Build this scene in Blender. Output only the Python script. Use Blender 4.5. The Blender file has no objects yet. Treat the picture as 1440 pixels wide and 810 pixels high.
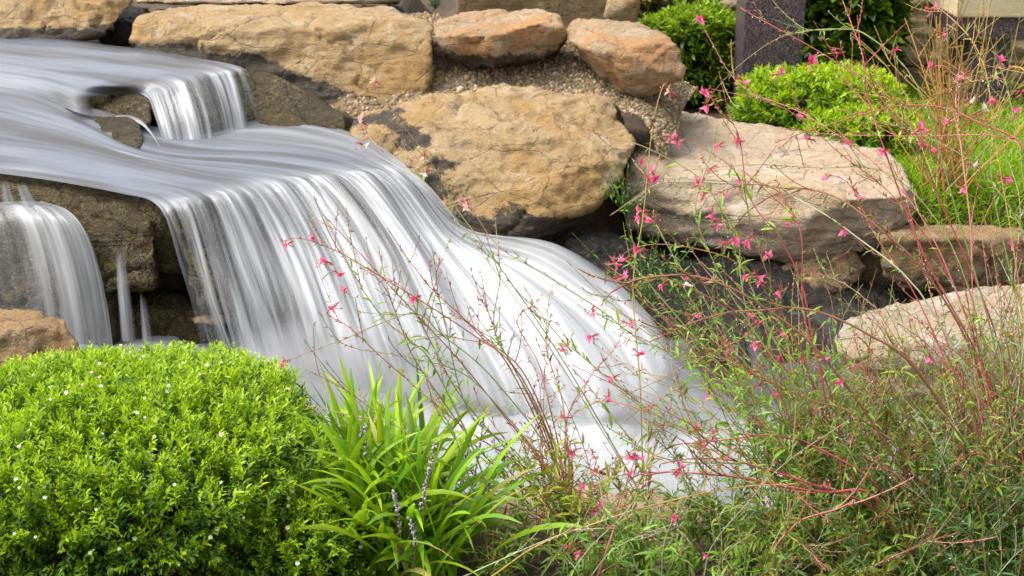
import bpy, bmesh, math, random
import numpy as np
from mathutils import Vector, Matrix
R = math.radians
C = bpy.context.scene.collection
SC = bpy.context.scene

# ------------------------------------------------------------------ camera
CAM_Z, PITCH, FPX = 2.0, R(20.0), 1978.0
cam_d = bpy.data.cameras.new('camera'); cam = bpy.data.objects.new('camera', cam_d); C.objects.link(cam)
cam.location = (0, 0, CAM_Z); cam.rotation_euler = (R(90) - PITCH, 0, 0)
cam_d.sensor_width = 36.0; cam_d.lens = 36.0 * FPX / 1440.0
cam_d.clip_start = 0.05; cam_d.clip_end = 500
cam_d.dof.use_dof = True; cam_d.dof.focus_distance = 3.3; cam_d.dof.aperture_fstop = 9.0
SC.camera = cam
# ------------------------------------------------------------------ sky, sun, exposure (overcast)
SUN_EL, SUN_AZ = R(60), R(268)          # azimuth measured from +Y clockwise: high on the left
w = bpy.data.worlds.new('World'); SC.world = w; w.use_nodes = True
wn = w.node_tree; bg = wn.nodes['Background']
sky = wn.nodes.new('ShaderNodeTexSky'); sky.sky_type = 'NISHITA'; sky.sun_disc = False
sky.sun_elevation = SUN_EL; sky.sun_rotation = SUN_AZ; sky.dust_density = 6.0; sky.air_density = 1.0; sky.ozone_density = 0.6
hs = wn.nodes.new('ShaderNodeHueSaturation'); hs.inputs['Saturation'].default_value = 0.28
wn.links.new(sky.outputs[0], hs.inputs['Color']); wn.links.new(hs.outputs[0], bg.inputs[0]); bg.inputs[1].default_value = 0.15
sd = bpy.data.lights.new('sun', 'SUN'); sd.energy = 0.75; sd.angle = R(18); sd.color = (1.0, 0.955, 0.89)
sun = bpy.data.objects.new('sun', sd); C.objects.link(sun)
_s = Vector((math.sin(SUN_AZ) * math.cos(SUN_EL), math.cos(SUN_AZ) * math.cos(SUN_EL), math.sin(SUN_EL)))
sun.rotation_euler = _s.to_track_quat('Z', 'Y').to_euler(); sun.location = _s * 20
SC.view_settings.view_transform = 'Standard'; SC.view_settings.look = 'None'
SC.view_settings.gamma = 1.0; SC.view_settings.use_curve_mapping = False
SC.view_settings.exposure = 1.34

# ------------------------------------------------------------------ helpers
def ray(px, py):
    a = (px - 720.0) / FPX; b = (405.0 - py) / FPX
    return np.array([a, math.cos(PITCH) + b * math.sin(PITCH), -math.sin(PITCH) + b * math.cos(PITCH)])
def PY(px, py, Y):
    d = ray(px, py); t = Y / d[1]
    return np.array([d[0] * t, Y, CAM_Z + d[2] * t])
def PZ(px, py, z):
    d = ray(px, py); t = (z - CAM_Z) / d[2]
    return np.array([d[0] * t, d[1] * t, z])

_rs = np.random.RandomState(7)
_perm = np.concatenate([_rs.permutation(256)] * 3)
_grad = _rs.normal(size=(256, 3)); _grad /= np.linalg.norm(_grad, axis=1)[:, None]
def noise(p):
    p = np.asarray(p, float); i = np.floor(p).astype(int); f = p - i; i &= 255
    u = f * f * f * (f * (f * 6 - 15) + 10); out = 0
    for dx in (0, 1):
        wx = u[:, 0] if dx else 1 - u[:, 0]
        for dy in (0, 1):
            wy = u[:, 1] if dy else 1 - u[:, 1]
            for dz in (0, 1):
                wz = u[:, 2] if dz else 1 - u[:, 2]
                h = _perm[_perm[_perm[(i[:, 0] + dx) & 255] + ((i[:, 1] + dy) & 255)] + ((i[:, 2] + dz) & 255)]
                g = _grad[h]
                out = out + wx * wy * wz * (g[:, 0] * (f[:, 0] - dx) + g[:, 1] * (f[:, 1] - dy) + g[:, 2] * (f[:, 2] - dz))
    return out * 1.5
def fbm(p, octs=4, gain=0.5):
    s = 0; a = 1.0; p = np.asarray(p, float)
    for k in range(octs):
        s = s + a * noise(p + 17.3 * k); p = p * 2.03; a *= gain
    return s
def sstep(a, b, x):
    t = np.clip((x - a) / (b - a), 0, 1); return t * t * (3 - 2 * t)

def tag(o, label=None, cat=None, group=None, kind=None):
    for k, v in (('label', label), ('category', cat), ('group', group), ('kind', kind)):
        if v: o[k] = v
    return o
def empty(name, loc, label=None, cat=None, group=None):
    o = bpy.data.objects.new(name, None); C.objects.link(o); o.location = loc; o.empty_display_size = 0.05
    return tag(o, label, cat, group)
def raw_mesh(name, V, F, smooth=True):
    """V (n,3); F (m,k) array of one polygon size, or a list of such arrays"""
    me = bpy.data.meshes.new(name); V = np.asarray(V, np.float32)
    Fs = F if isinstance(F, list) else [F]
    Fs = [np.asarray(f, np.int32) for f in Fs if len(f)]
    me.vertices.add(len(V)); me.vertices.foreach_set('co', V.ravel())
    idx = np.concatenate([f.ravel() for f in Fs]); tot = np.concatenate([np.full(len(f), f.shape[1]) for f in Fs])
    me.loops.add(len(idx)); me.loops.foreach_set('vertex_index', idx.astype(np.int32))
    me.polygons.add(len(tot)); st = np.concatenate([[0], np.cumsum(tot)[:-1]]).astype(np.int32)
    me.polygons.foreach_set('loop_start', st)
    me.update(calc_edges=True); me.validate()
    me.polygons.foreach_set('use_smooth', np.full(len(me.polygons), smooth))
    return me
def fattr(me, name, vals):
    a = me.attributes.new(name, 'FLOAT', 'POINT'); a.data.foreach_set('value', np.asarray(vals, np.float32))
def cattr(me, name, cols):
    a = me.attributes.new(name, 'FLOAT_COLOR', 'POINT')
    cols = np.asarray(cols, np.float32)
    if cols.shape[1] == 3: cols = np.hstack([cols, np.ones((len(cols), 1), np.float32)])
    a.data.foreach_set('color', cols.ravel())
def link(name, me, mat, parent=None, loc=None):
    if mat and not me.materials: me.materials.append(mat)
    o = bpy.data.objects.new(name, me); C.objects.link(o)
    if parent: o.parent = parent
    if loc is not None: o.location = loc
    return o

# ------------------------------------------------------------------ node helper
class NT:
    def __init__(s, name):
        s.m = bpy.data.materials.new(name); s.m.use_nodes = True; s.t = s.m.node_tree; s.t.nodes.clear()
        s.out = s.n('ShaderNodeOutputMaterial')
    def n(s, typ, **kw):
        x = s.t.nodes.new(typ)
        for k, v in kw.items(): setattr(x, k, v)
        return x
    def l(s, a, b): s.t.links.new(a, b)
    def put(s, sock, v):
        if hasattr(v, 'is_output'): s.l(v, sock)
        else: sock.default_value = v
    def tex(s, vec, scale, detail=4, rough=0.55, dist=0.0):
        x = s.n('ShaderNodeTexNoise'); s.put(x.inputs['Vector'], vec); x.inputs['Scale'].default_value = scale
        x.inputs['Detail'].default_value = detail; x.inputs['Roughness'].default_value = rough; x.inputs['Distortion'].default_value = dist
        return x.outputs['Fac']
    def mapv(s, vec, scale=(1, 1, 1), loc=(0, 0, 0)):
        x = s.n('ShaderNodeMapping'); s.put(x.inputs[0], vec); x.inputs['Scale'].default_value = scale; x.inputs['Location'].default_value = loc
        return x.outputs[0]
    def ramp(s, f, a, b, smooth=True):
        x = s.n('ShaderNodeMapRange'); x.interpolation_type = 'SMOOTHSTEP' if smooth else 'LINEAR'
        s.put(x.inputs[0], f); x.inputs[1].default_value = a; x.inputs[2].default_value = b
        return x.outputs[0]
    def math(s, op, a, b=0.0, clamp=False):
        x = s.n('ShaderNodeMath', operation=op, use_clamp=clamp); s.put(x.inputs[0], a); s.put(x.inputs[1], b); return x.outputs[0]
    def mix(s, f, a, b, blend='MIX'):
        x = s.n('ShaderNodeMix', data_type='RGBA', blend_type=blend)
        s.put(x.inputs[0], f); s.put(x.inputs[6], a if hasattr(a, 'is_output') else (*a, 1)); s.put(x.inputs[7], b if hasattr(b, 'is_output') else (*b, 1))
        return x.outputs[2]
    def attr(s, name): return s.n('ShaderNodeAttribute', attribute_name=name)
    def obj(s): return s.n('ShaderNodeTexCoord').outputs['Object']
    def bump(s, h, strength, dist=0.01, normal=None):
        x = s.n('ShaderNodeBump'); s.put(x.inputs['Height'], h); x.inputs['Strength'].default_value = strength; x.inputs['Distance'].default_value = dist
        if normal: s.l(normal, x.inputs['Normal'])
        return x.outputs[0]
    def bsdf(s, col, rough=0.8, spec=0.5, normal=None, **kw):
        b = s.n('ShaderNodeBsdfPrincipled'); s.put(b.inputs['Base Color'], col if hasattr(col, 'is_output') else (*col, 1))
        s.put(b.inputs['Roughness'], rough); s.put(b.inputs['Specular IOR Level'], spec)
        if normal: s.l(normal, b.inputs['Normal'])
        for k, v in kw.items(): s.put(b.inputs[k], v)
        return b.outputs[0]
    def done(s, sh): s.l(sh, s.out.inputs[0]); return s.m

def rock_mat(name, base, warm, pale, dark=(0.035, 0.032, 0.03), warm_amt=0.85, pale_amt=0.65, rust=0.0, rust_col=(0.50, 0.19, 0.05), seed=0.0, rough=0.85, bumps=1.0, moss=0.0):
    t = NT(name); o = t.mapv(t.obj(), loc=(seed, seed * 0.7, seed * 1.3))
    big = t.tex(o, 2.6, 5, 0.6, 0.6); mid = t.tex(o, 9, 6, 0.65, 0.4); fine = t.tex(o, 55, 5, 0.7); grit = t.tex(o, 220, 3, 0.7)
    strata = t.tex(t.mapv(o, scale=(2.2, 2.2, 17)), 1.6, 5, 0.62, 0.5)
    col = t.mix(t.math('MULTIPLY', t.ramp(big, 0.40, 0.62), warm_amt), base, warm)
    col = t.mix(t.math('MULTIPLY', t.ramp(mid, 0.50, 0.72), pale_amt), col, pale)
    col = t.mix(t.math('MULTIPLY', t.ramp(strata, 0.50, 0.70), 0.35), col, tuple(c * 0.62 for c in base))
    if rust > 0:
        col = t.mix(t.math('MULTIPLY', t.ramp(t.tex(t.mapv(o, loc=(3, 9, 4)), 4.5, 5, 0.6, 1.0), 0.5, 0.62), rust), col, rust_col)
    brown = t.ramp(t.tex(t.mapv(o, loc=(7, 2, 5), scale=(1, 1, 1.8)), 5.5, 6, 0.7, 0.8), 0.54, 0.66)
    col = t.mix(t.math('MULTIPLY', brown, 0.55), col, tuple(c * k for c, k in zip(base, (.52, .44, .36))))
    # cracks and pits
    vor = t.n('ShaderNodeTexVoronoi', feature='DISTANCE_TO_EDGE'); t.put(vor.inputs['Vector'], t.mapv(o, scale=(1, 1, 2.2)))
    vor.inputs['Scale'].default_value = 5.0
    wv = t.n('ShaderNodeMixRGB'); 
    crack = t.ramp(t.math('ADD', vor.outputs['Distance'], t.math('MULTIPLY', fine, 0.05)), 0.022, 0.05)
    col = t.mix(t.math('MULTIPLY', t.math('SUBTRACT', 1.0, crack), t.math('MULTIPLY', t.ramp(mid, 0.5, 0.6), 0.45)), col, tuple(c * 0.35 for c in base))
    pit = t.ramp(t.tex(o, 38, 2, 0.5), 0.66, 0.74)
    col = t.mix(t.math('MULTIPLY', pit, 0.55), col, tuple(c * 0.4 for c in base))
    sp = t.math('ADD', t.math('MULTIPLY', fine, 0.75), t.math('MULTIPLY', grit, 0.65))
    sp = t.math('ADD', sp, 0.30)
    cc = t.n('ShaderNodeCombineColor'); [t.l(sp, cc.inputs[k]) for k in range(3)]
    col = t.mix(1.0, col, cc.outputs[0], 'MULTIPLY')
    stain_shade = t.attr('stain_shade').outputs['Fac']
    sfac = t.ramp(t.math('ADD', stain_shade, t.math('MULTIPLY', t.math('SUBTRACT', t.tex(o, 26, 6, 0.72, 0.5), 0.5), 1.3)), 0.42, 0.62)
    stc = t.mix(t.ramp(t.math('ADD', t.math('MULTIPLY', grit, .5), t.math('MULTIPLY', fine, .5)), 0.44, 0.56), dark, (0.30, 0.225, 0.085)) if moss > 0 else t.mix(t.ramp(fine, 0.5, 0.7), dark, (0.10, 0.085, 0.06))
    if moss > 0: stc = t.mix(t.math('MULTIPLY', t.ramp(mid, 0.48, 0.62), moss), stc, (0.07, 0.085, 0.015))
    col = t.mix(t.math('MULTIPLY', sfac, 0.92), col, stc)
    wet = t.attr('wet').outputs['Fac']
    rg = t.math('SUBTRACT', rough, t.math('MULTIPLY', wet, 0.45))
    h = t.math('ADD', t.math('MULTIPLY', mid, 0.45), t.math('ADD', t.math('MULTIPLY', fine, 0.55), t.math('MULTIPLY', grit, 0.22)))
    h = t.math('ADD', h, t.math('ADD', t.math('MULTIPLY', strata, 0.7), t.math('MULTIPLY', crack, 0.25)))
    h = t.math('SUBTRACT', h, t.math('MULTIPLY', pit, 0.3))
    nb = t.bump(h, 0.85 * bumps, 0.034)
    return t.done(t.bsdf(col, rg, 0.35, nb))

SAND = rock_mat('sandstone', (0.38, 0.268, 0.135), (0.375, 0.222, 0.078), (0.47, 0.395, 0.28), seed=0)
SAND_PINK = rock_mat('pink_sandstone', (0.47, 0.365, 0.255), (0.44, 0.30, 0.17), (0.58, 0.50, 0.41), seed=4.3, pale_amt=0.8)
SAND_RUST = rock_mat('rust_sandstone', (0.36, 0.265, 0.16), (0.375, 0.22, 0.10), (0.48, 0.40, 0.30), seed=8.1, rust=0.55, rust_col=(0.46, 0.20, 0.055), pale_amt=0.8)
SAND_GREY = rock_mat('grey_sandstone', (0.41, 0.35, 0.275), (0.39, 0.29, 0.18), (0.52, 0.48, 0.42), seed=2.2, pale_amt=0.8)
SAND_BROWN = rock_mat('brown_sandstone', (0.265, 0.18, 0.092), (0.26, 0.15, 0.058), (0.40, 0.31, 0.20), seed=6.6)
WET = rock_mat('wet_mossy_rock', (0.095, 0.075, 0.042), (0.13, 0.095, 0.035), (0.15, 0.12, 0.07), dark=(0.022, 0.021, 0.022), seed=1.7, rough=0.6, bumps=1.5, moss=0.6)
DARKROCK = rock_mat('wet_shade_rock', (0.045, 0.036, 0.028), (0.065, 0.046, 0.024), (0.085, 0.07, 0.052), dark=(0.018, 0.018, 0.02), seed=3.7, rough=0.6, bumps=1.2)  # wet rock; near-black base also stands in for shade in crevices and gaps

# ------------------------------------------------------------------ rocks
def remesh(bm, voxel, smooth=2):
    me = bpy.data.meshes.new('tmp'); bm.to_mesh(me); bm.free()
    o = bpy.data.objects.new('tmp', me); C.objects.link(o)
    m = o.modifiers.new('r', 'REMESH'); m.mode = 'VOXEL'; m.voxel_size = voxel
    if smooth:
        s = o.modifiers.new('s', 'SMOOTH'); s.iterations = smooth; s.factor = 0.5
    dg = bpy.context.evaluated_depsgraph_get(); ev = o.evaluated_get(dg); m2 = bpy.data.meshes.new_from_object(ev)
    bpy.data.objects.remove(o); bpy.data.meshes.remove(me)
    return m2
def shape_rock(me, amp, seed, stain_shade=None, wet=None, strata=0.5, facet=1.0):
    n = len(me.vertices); V = np.empty(n * 3, np.float32); me.vertices.foreach_get('co', V); V = V.reshape(-1, 3).astype(float)
    N = np.empty(n * 3, np.float32); me.vertex_normals.foreach_get('vector', N); N = N.reshape(-1, 3).astype(float)
    q = V + seed * 3.17
    warp = np.stack([noise(q * 3 + 5), noise(q * 3 + 31), noise(q * 3 + 57)], 1) * 0.06
    q2 = q + warp
    V1 = V
    d = amp * 0.30 * fbm(q2 * 2.6, 3, 0.5)
    # bedding ledges, sharper on the sides than on top
    side = 1 - 0.75 * np.abs(N[:, 2])
    st = fbm(q2 * np.array([1.1, 1.1, 13.0]) + 3, 3, 0.55); d += strata * amp * 0.55 * np.tanh(st * 7) * side
    # broken steps: sharp edged patches standing a little proud
    c = fbm(q2 * 4.2 + 9, 2, 0.5); c2 = fbm(q2 * 8.5 + 29, 2, 0.5)
    d += facet * amp * (0.30 * np.tanh(c * 20) + 0.15 * np.tanh(c2 * 18))
    # cracks
    k1 = fbm(q2 * np.array([2.2, 2.2, 3.4]) + 41, 3, 0.5); k2 = noise(q2 * 2.0 + 77)
    d -= amp * 0.9 * np.exp(-(k1 / .035) ** 2) * sstep(-.05, .15, k2)
    d += amp * 0.36 * fbm(q * 18, 5, 0.72)
    V2 = V1 + N * d[:, None]
    me.vertices.foreach_set('co', V2.astype(np.float32).ravel())
    s = stain_shade(V2, N) if stain_shade else np.zeros(n)
    w_ = wet(V2, N) if wet else np.zeros(n)
    fattr(me, 'stain_shade', s); fattr(me, 'wet', w_); me.update()
    me.polygons.foreach_set('use_smooth', np.full(len(me.polygons), True))
    return V2
def recentre(name, me, mat, V2):
    base = np.array([V2[:, 0].mean(), V2[:, 1].mean(), V2[:, 2].min()])
    me.vertices.foreach_set('co', (V2 - base).astype(np.float32).ravel()); me.update()
    return link(name, me, mat, loc=base)
def chisel(bm, seed, amp, ncut):
    """strike flat faces off the corners and edges of a convex block"""
    rs = np.random.RandomState(seed)
    def hull(P):
        b = bmesh.new()
        for p in P: b.verts.new(p)
        bmesh.ops.convex_hull(b, input=b.verts)
        for v in [v for v in b.verts if not v.link_faces]: b.verts.remove(v)
        return b
    P = [v.co.copy() for v in bm.verts]; bm.free(); bm = hull(P)
    for k in range(ncut):
        bm.normal_update(); vs = list(bm.verts); bm.faces.ensure_lookup_table()
        if rs.rand() < .6:
            ar = np.array([f.calc_area() for f in bm.faces]); f = bm.faces[rs.choice(len(ar), p=ar / ar.sum())]; n = f.normal + Vector(rs.normal(size=3) * .20)
        else: n = vs[rs.randint(len(vs))].normal + Vector(rs.normal(size=3) * .35)
        n = n.copy(); n.normalize(); co = max(vs, key=lambda w_: w_.co.dot(n)).co - n * amp * rs.uniform(.3, 1.6)
        bmesh.ops.bisect_plane(bm, geom=list(bm.verts) + list(bm.edges) + list(bm.faces), plane_co=co, plane_no=n, clear_outer=True)
        P = [v.co.copy() for v in bm.verts]; bm.free(); bm = hull(P)
    return bm
def rock(name, pts, mat, label, cat='rock', group=None, voxel=0.013, amp=0.014, seed=1.0, stain_shade=None, wet=None, strata=0.5, facet=1.0, smooth=1, ncut=34):
    bm = bmesh.new()
    for p in pts: bm.verts.new(PY(*p))
    r = bmesh.ops.convex_hull(bm, input=bm.verts)
    bm = chisel(bm, int(seed * 7) + 3, amp, ncut)
    me = remesh(bm, voxel, smooth)
    V2 = shape_rock(me, amp, seed, stain_shade, wet, strata, facet)
    o = recentre(name, me, mat, V2)
    return tag(o, label, cat, group)
def zstain(z0, z1):      # algae below a water line
    return lambda V, N: 1 - sstep(z0, z1, V[:, 2])
# ------------------------------------------------------------------ water
def water_mat(name):
    """silky running water: thin, partly see-through, white where it is full of air; 'calm' is smooth dark water"""
    t = NT(name); uv = t.n('ShaderNodeUVMap', uv_map='flow').outputs[0]
    foam = t.attr('foam').outputs['Fac']; veil = t.attr('veil').outputs['Fac']; soft = t.attr('soft').outputs['Fac']; calm = t.attr('calm').outputs['Fac']
    fast = t.math('SUBTRACT', 1.0, calm)
    s1 = t.tex(t.mapv(uv, scale=(15, 0.85, 1)), 1.0, 4, 0.60, 0.25)
    s2 = t.tex(t.mapv(uv, scale=(58, 1.3, 1), loc=(3, 7, 0)), 1.0, 3, 0.6, 0.1)
    s3 = t.tex(t.mapv(uv, scale=(5.5, 1.4, 1), loc=(9, 2, 0)), 1.0, 3, 0.5, 0.4)
    c1 = t.tex(t.mapv(uv, scale=(6, 0.9, 1), loc=(1, 4, 0)), 1.0, 4, 0.55, 0.5)
    c2 = t.tex(t.mapv(uv, scale=(20, 1.1, 1), loc=(5, 1, 0)), 1.0, 3, 0.5, 0.3)
    st = t.math('ADD', t.math('MULTIPLY', s1, 0.60), t.math('ADD', t.math('MULTIPLY', s2, 0.24), t.math('MULTIPLY', s3, 0.31)))
    st = t.math('SUBTRACT', st, 0.075)
    st = t.math('ADD', st, t.math('MULTIPLY', soft, t.math('SUBTRACT', 0.60, st)))
    cs = t.math('ADD', t.math('MULTIPLY', c1, 0.7), t.math('MULTIPLY', c2, 0.3))
    white = t.math('ADD', t.math('MULTIPLY', t.ramp(st, 0.41, 0.68), fast), t.math('MULTIPLY', t.ramp(cs, 0.34, 0.78), calm))
    foam = t.math('MULTIPLY', foam, t.math('SUBTRACT', 1.0, t.math('MULTIPLY', calm, 0.56)))
    wf = t.math('ADD', t.math('MULTIPLY', white, foam), t.math('MULTIPLY', foam, 0.07), clamp=True)
    tint = t.mix(calm, (0.19, 0.20, 0.215), t.mix(t.ramp(c1, .40, .60), (0.072, 0.070, 0.070), (0.12, 0.135, 0.165)))
    col = t.mix(wf, tint, (0.64, 0.655, 0.67))
    h = t.math('MULTIPLY', t.math('ADD', s1, t.math('ADD', t.math('MULTIPLY', s2, 0.2), s3)), fast)
    h = t.math('ADD', h, t.math('MULTIPLY', t.math('MULTIPLY', cs, calm), 0.22))
    nb = t.bump(h, 0.42, 0.014)
    b = t.bsdf(col, t.math('ADD', 0.30, t.math('MULTIPLY', calm, 0.06)), t.math('SUBTRACT', 0.5, t.math('MULTIPLY', calm, 0.18)), nb)
    tr = t.n('ShaderNodeBsdfTranslucent'); t.put(tr.inputs[0], col); t.l(nb, tr.inputs[1])
    m0 = t.n('ShaderNodeMixShader'); t.put(m0.inputs[0], t.math('MULTIPLY', fast, 0.22)); t.l(b, m0.inputs[1]); t.l(tr.outputs[0], m0.inputs[2])
    # opacity: veil = how much water there is here
    see = t.math('ADD', 0.5, t.math('MULTIPLY', fast, 2.2))
    al = t.math('ADD', veil, t.math('MULTIPLY', t.math('SUBTRACT', st, 0.5), see), clamp=True)
    al = t.math('MULTIPLY', al, t.ramp(veil, 0.0, 0.25))
    tp = t.n('ShaderNodeBsdfTransparent')
    mx = t.n('ShaderNodeMixShader'); t.l(al, mx.inputs[0]); t.l(tp.outputs[0], mx.inputs[1]); t.l(m0.outputs[0], mx.inputs[2])
    return t.done(mx.outputs[0])
WATER = water_mat('silky_water')

def crom(P, n):
    """resample control points (k, d) by Catmull-Rom to n samples at uniform parameter"""
    k = len(P); x = np.linspace(0, k - 1, n); i = np.clip(np.floor(x).astype(int), 0, k - 2); f = (x - i)[:, None]
    Q = np.vstack([2 * P[:1] - P[1:2], P, 2 * P[-1:] - P[-2:-1]])
    a, b, c, d = Q[i], Q[i + 1], Q[i + 2], Q[i + 3]
    return 0.5 * (2 * b + (c - a) * f + (2 * a - 5 * b + 4 * c - d) * f ** 2 + (3 * b - a - 3 * c + d) * f ** 3)
def flow_grid(lines, nu, nv):
    L = np.array([crom(np.array(l), nv) for l in lines])            # (k, nv, 3)
    k = len(lines); out = crom(L.reshape(k, -1), nu).reshape(nu, nv, -1)
    return out
def grid_faces(nu, nv, off=0):
    i = np.arange(nu - 1)[:, None] * nv + np.arange(nv - 1)[None, :] + off
    return np.stack([i, i + 1, i + nv + 1, i + nv], -1).reshape(-1, 4)
def grid_normals(G):
    du = np.gradient(G, axis=0); dv = np.gradient(G, axis=1); n = np.cross(dv, du); n /= np.linalg.norm(n, axis=2)[..., None] + 1e-9
    if n[..., 2].mean() < 0: n = -n
    return n
def flow_mesh(name, G, foam, veil, mat, u0=0.0, rib=0.0, v0=0.0, width=None, soft=None, calm=None):
    nu, nv = G.shape[:2]
    seg = np.linalg.norm(np.diff(G, axis=1), axis=2).mean(0); vv = v0 + np.concatenate([[0], np.cumsum(seg)])
    uu = np.linspace(0, width or 1.0, nu) + u0
    U, Vv = np.meshgrid(uu, vv, indexing='ij')
    if rib:
        q = np.stack([U.ravel() * 11, Vv.ravel() * 0.9, np.full(U.size, 3.3)], 1); q3 = np.stack([U.ravel() * 29, Vv.ravel() * 1.1, np.full(U.size, 8.3)], 1)
        d = (noise(q) + 0.45 * noise(q3)).reshape(nu, nv) * rib
        G = G + grid_normals(G) * (d * np.asarray(foam).reshape(nu, nv) * (1 if calm is None else 1 - np.asarray(calm)))[..., None]
    me = raw_mesh(name, G.reshape(-1, 3), grid_faces(nu, nv))
    fattr(me, 'calm', np.zeros(nu * nv) if calm is None else np.asarray(calm).ravel()); fattr(me, 'soft', np.zeros(nu * nv) if soft is None else np.asarray(soft).ravel()); fattr(me, 'foam', np.asarray(foam).ravel()); fattr(me, 'veil', np.asarray(veil).ravel())
    uvl = me.uv_layers.new(name='flow'); li = np.empty(len(me.loops), np.int32); me.loops.foreach_get('vertex_index', li)
    uvs = np.stack([U.ravel(), Vv.ravel()], 1)[li]; uvl.data.foreach_set('uv', uvs.astype(np.float32).ravel())
    o = link(name, me, mat); tag(o, kind='structure'); return o

Z, Y = PZ, PY
ZP = 0.30
LIP = 5   # index of the control row where the sheet goes over the edge
FL = [
 [Z(-160,226,.83), Z(-60,237,.815), Z(40,249,.80), Z(120,262,.792), Z(175,273,.79), Z(212,282,.785), Y(232,305,4.05), Y(252,370,3.99), Y(270,430,3.955), Y(282,485,3.945), Y(286,520,3.94)],
 [Z(-160,203,.862), Z(-50,212,.848), Z(60,226,.83), Z(150,243,.81), Z(225,259,.80), Z(275,271,.79), Y(298,291,4.12), Y(325,370,4.02), Y(350,450,3.94), Y(372,530,3.87), Y(378,565,3.85)],
 [Z(-160,172,.90), Z(-40,180,.885), Z(80,198,.858), Z(190,224,.828), Z(285,243,.81), Z(350,255,.795), Y(385,277,4.22), Y(425,350,4.09), Y(458,440,3.95), Y(485,530,3.83), Y(496,575,3.78)],
 [Z(-160,138,.938), Z(-20,146,.922), Z(90,176,.885), Z(200,216,.835), Z(320,232,.812), Z(420,244,.80), Y(460,264,4.29), Y(510,340,4.13), Y(552,430,3.95), Y(590,520,3.77), Y(612,590,3.63)],
 [Z(-160,112,.962), Z(10,124,.952), Z(100,152,.915), Z(225,207,.835), Z(380,220,.814), Z(488,236,.802), Y(530,254,4.335), Y(585,332,4.19), Y(640,420,3.98), Y(692,515,3.75), Y(730,610,3.53)],
 [Z(120,150,.915), Z(170,175,.87), Z(225,197,.832), Z(320,196,.832), Z(450,210,.815), Z(528,232,.803), Y(565,256,4.36), Y(625,330,4.24), Y(705,400,4.04), Y(775,490,3.79), Y(835,615,3.48)],
 [Z(215,182,.832), Z(260,180,.832), Z(330,176,.834), Z(410,179,.832), Z(485,197,.818), Z(545,226,.804), Y(584,258,4.36), Y(648,330,4.27), Y(765,378,4.13), Y(875,470,3.88), Y(945,612,3.50)],
 [Z(225,174,.832), Z(270,170,.832), Z(340,166,.834), Z(420,168,.832), Z(490,185,.818), Z(558,222,.80), Y(604,270,4.37), Y(668,328,4.32), Y(795,352,4.27), Y(910,455,4.03), Y(985,612,3.55)],
]
NU, NV = 260, 331
G = flow_grid(FL, NU, NV)
per = (NV - 1) // 10
vi = np.arange(NV) / per                      # control-row coordinate 0..10
ui = np.linspace(0, 7, NU)
UU, VV = np.meshgrid(ui, vi, indexing='ij')
foamA = 0.15 + 0.85 * sstep(4.75, 6.0, VV)
qn = np.stack([UU.ravel() * 1.6, VV.ravel() * 0.5, np.zeros(UU.size)], 1)
foamA += (0.18 * sstep(-0.1, 0.5, noise(qn)).reshape(NU, NV)) * (1 - sstep(4.5, 5.2, VV))
foamA += 0.35 * sstep(4.2, 6.0, UU) * sstep(1.5, 3, VV) * (1 - sstep(4, 5, VV))     # churned pool under the small fall
veilA = np.where(VV < 5, 0.80, 0.80)
veilA = 0.86 - 0.20 * sstep(5.2, 6.0, VV) - 0.10 * sstep(5.2, 6.0, VV) * (1 - sstep(2.0, 3.5, UU)) - 0.10 * sstep(7.5, 9.5, VV) * (1 - sstep(2.5, 4, UU))
thin = (1 - sstep(0.0, 0.9, UU)) * sstep(5.5, 6.3, VV); veilA -= 0.36 * thin          # the left end of the fall is nearly bare
veilA += 0.22 * sstep(3.2, 5.0, UU) * sstep(6.5, 7.6, VV)
edge = sstep(4.9, 6.95, UU + .7 * noise(np.stack([VV.ravel() * 1.1, UU.ravel() * .6, np.full(UU.size, 9.)], 1)).reshape(NU, NV)) * sstep(6.4, 7.6, VV); veilA -= 0.80 * edge; foamA -= 0.45 * edge
veilA -= 0.9 * sstep(9.35, 10.0, VV)
veilA += .20 * noise(np.stack([UU.ravel() * 2.6, VV.ravel() * .22, np.full(UU.size, 12.)], 1)).reshape(NU, NV) * sstep(5.3, 6.3, VV) * (1 - sstep(3.5, 5, UU))
veilA = np.clip(veilA, .01, 1)
# low waves on the stream, with the flow
wv = np.stack([UU.ravel() * 1.5, VV.ravel() * 0.6, np.full(UU.size, 2.0)], 1)
G[..., 2] += (fbm(wv, 2).reshape(NU, NV)) * 0.007 * (1 - sstep(4.6, 5.4, VV)) * sstep(0.0, .6, UU)
softA = 0.75 * sstep(3.0, 5.0, UU) * sstep(6.3, 7.8, VV) + 0.55 * sstep(8.4, 9.8, VV) * (1 - sstep(3, 5, UU)) + 0.25 * sstep(5.5, 7, UU)
softA = np.clip(softA + .15 * sstep(2.5, 4, UU) * sstep(6, 7, VV), 0, .9)
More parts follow.
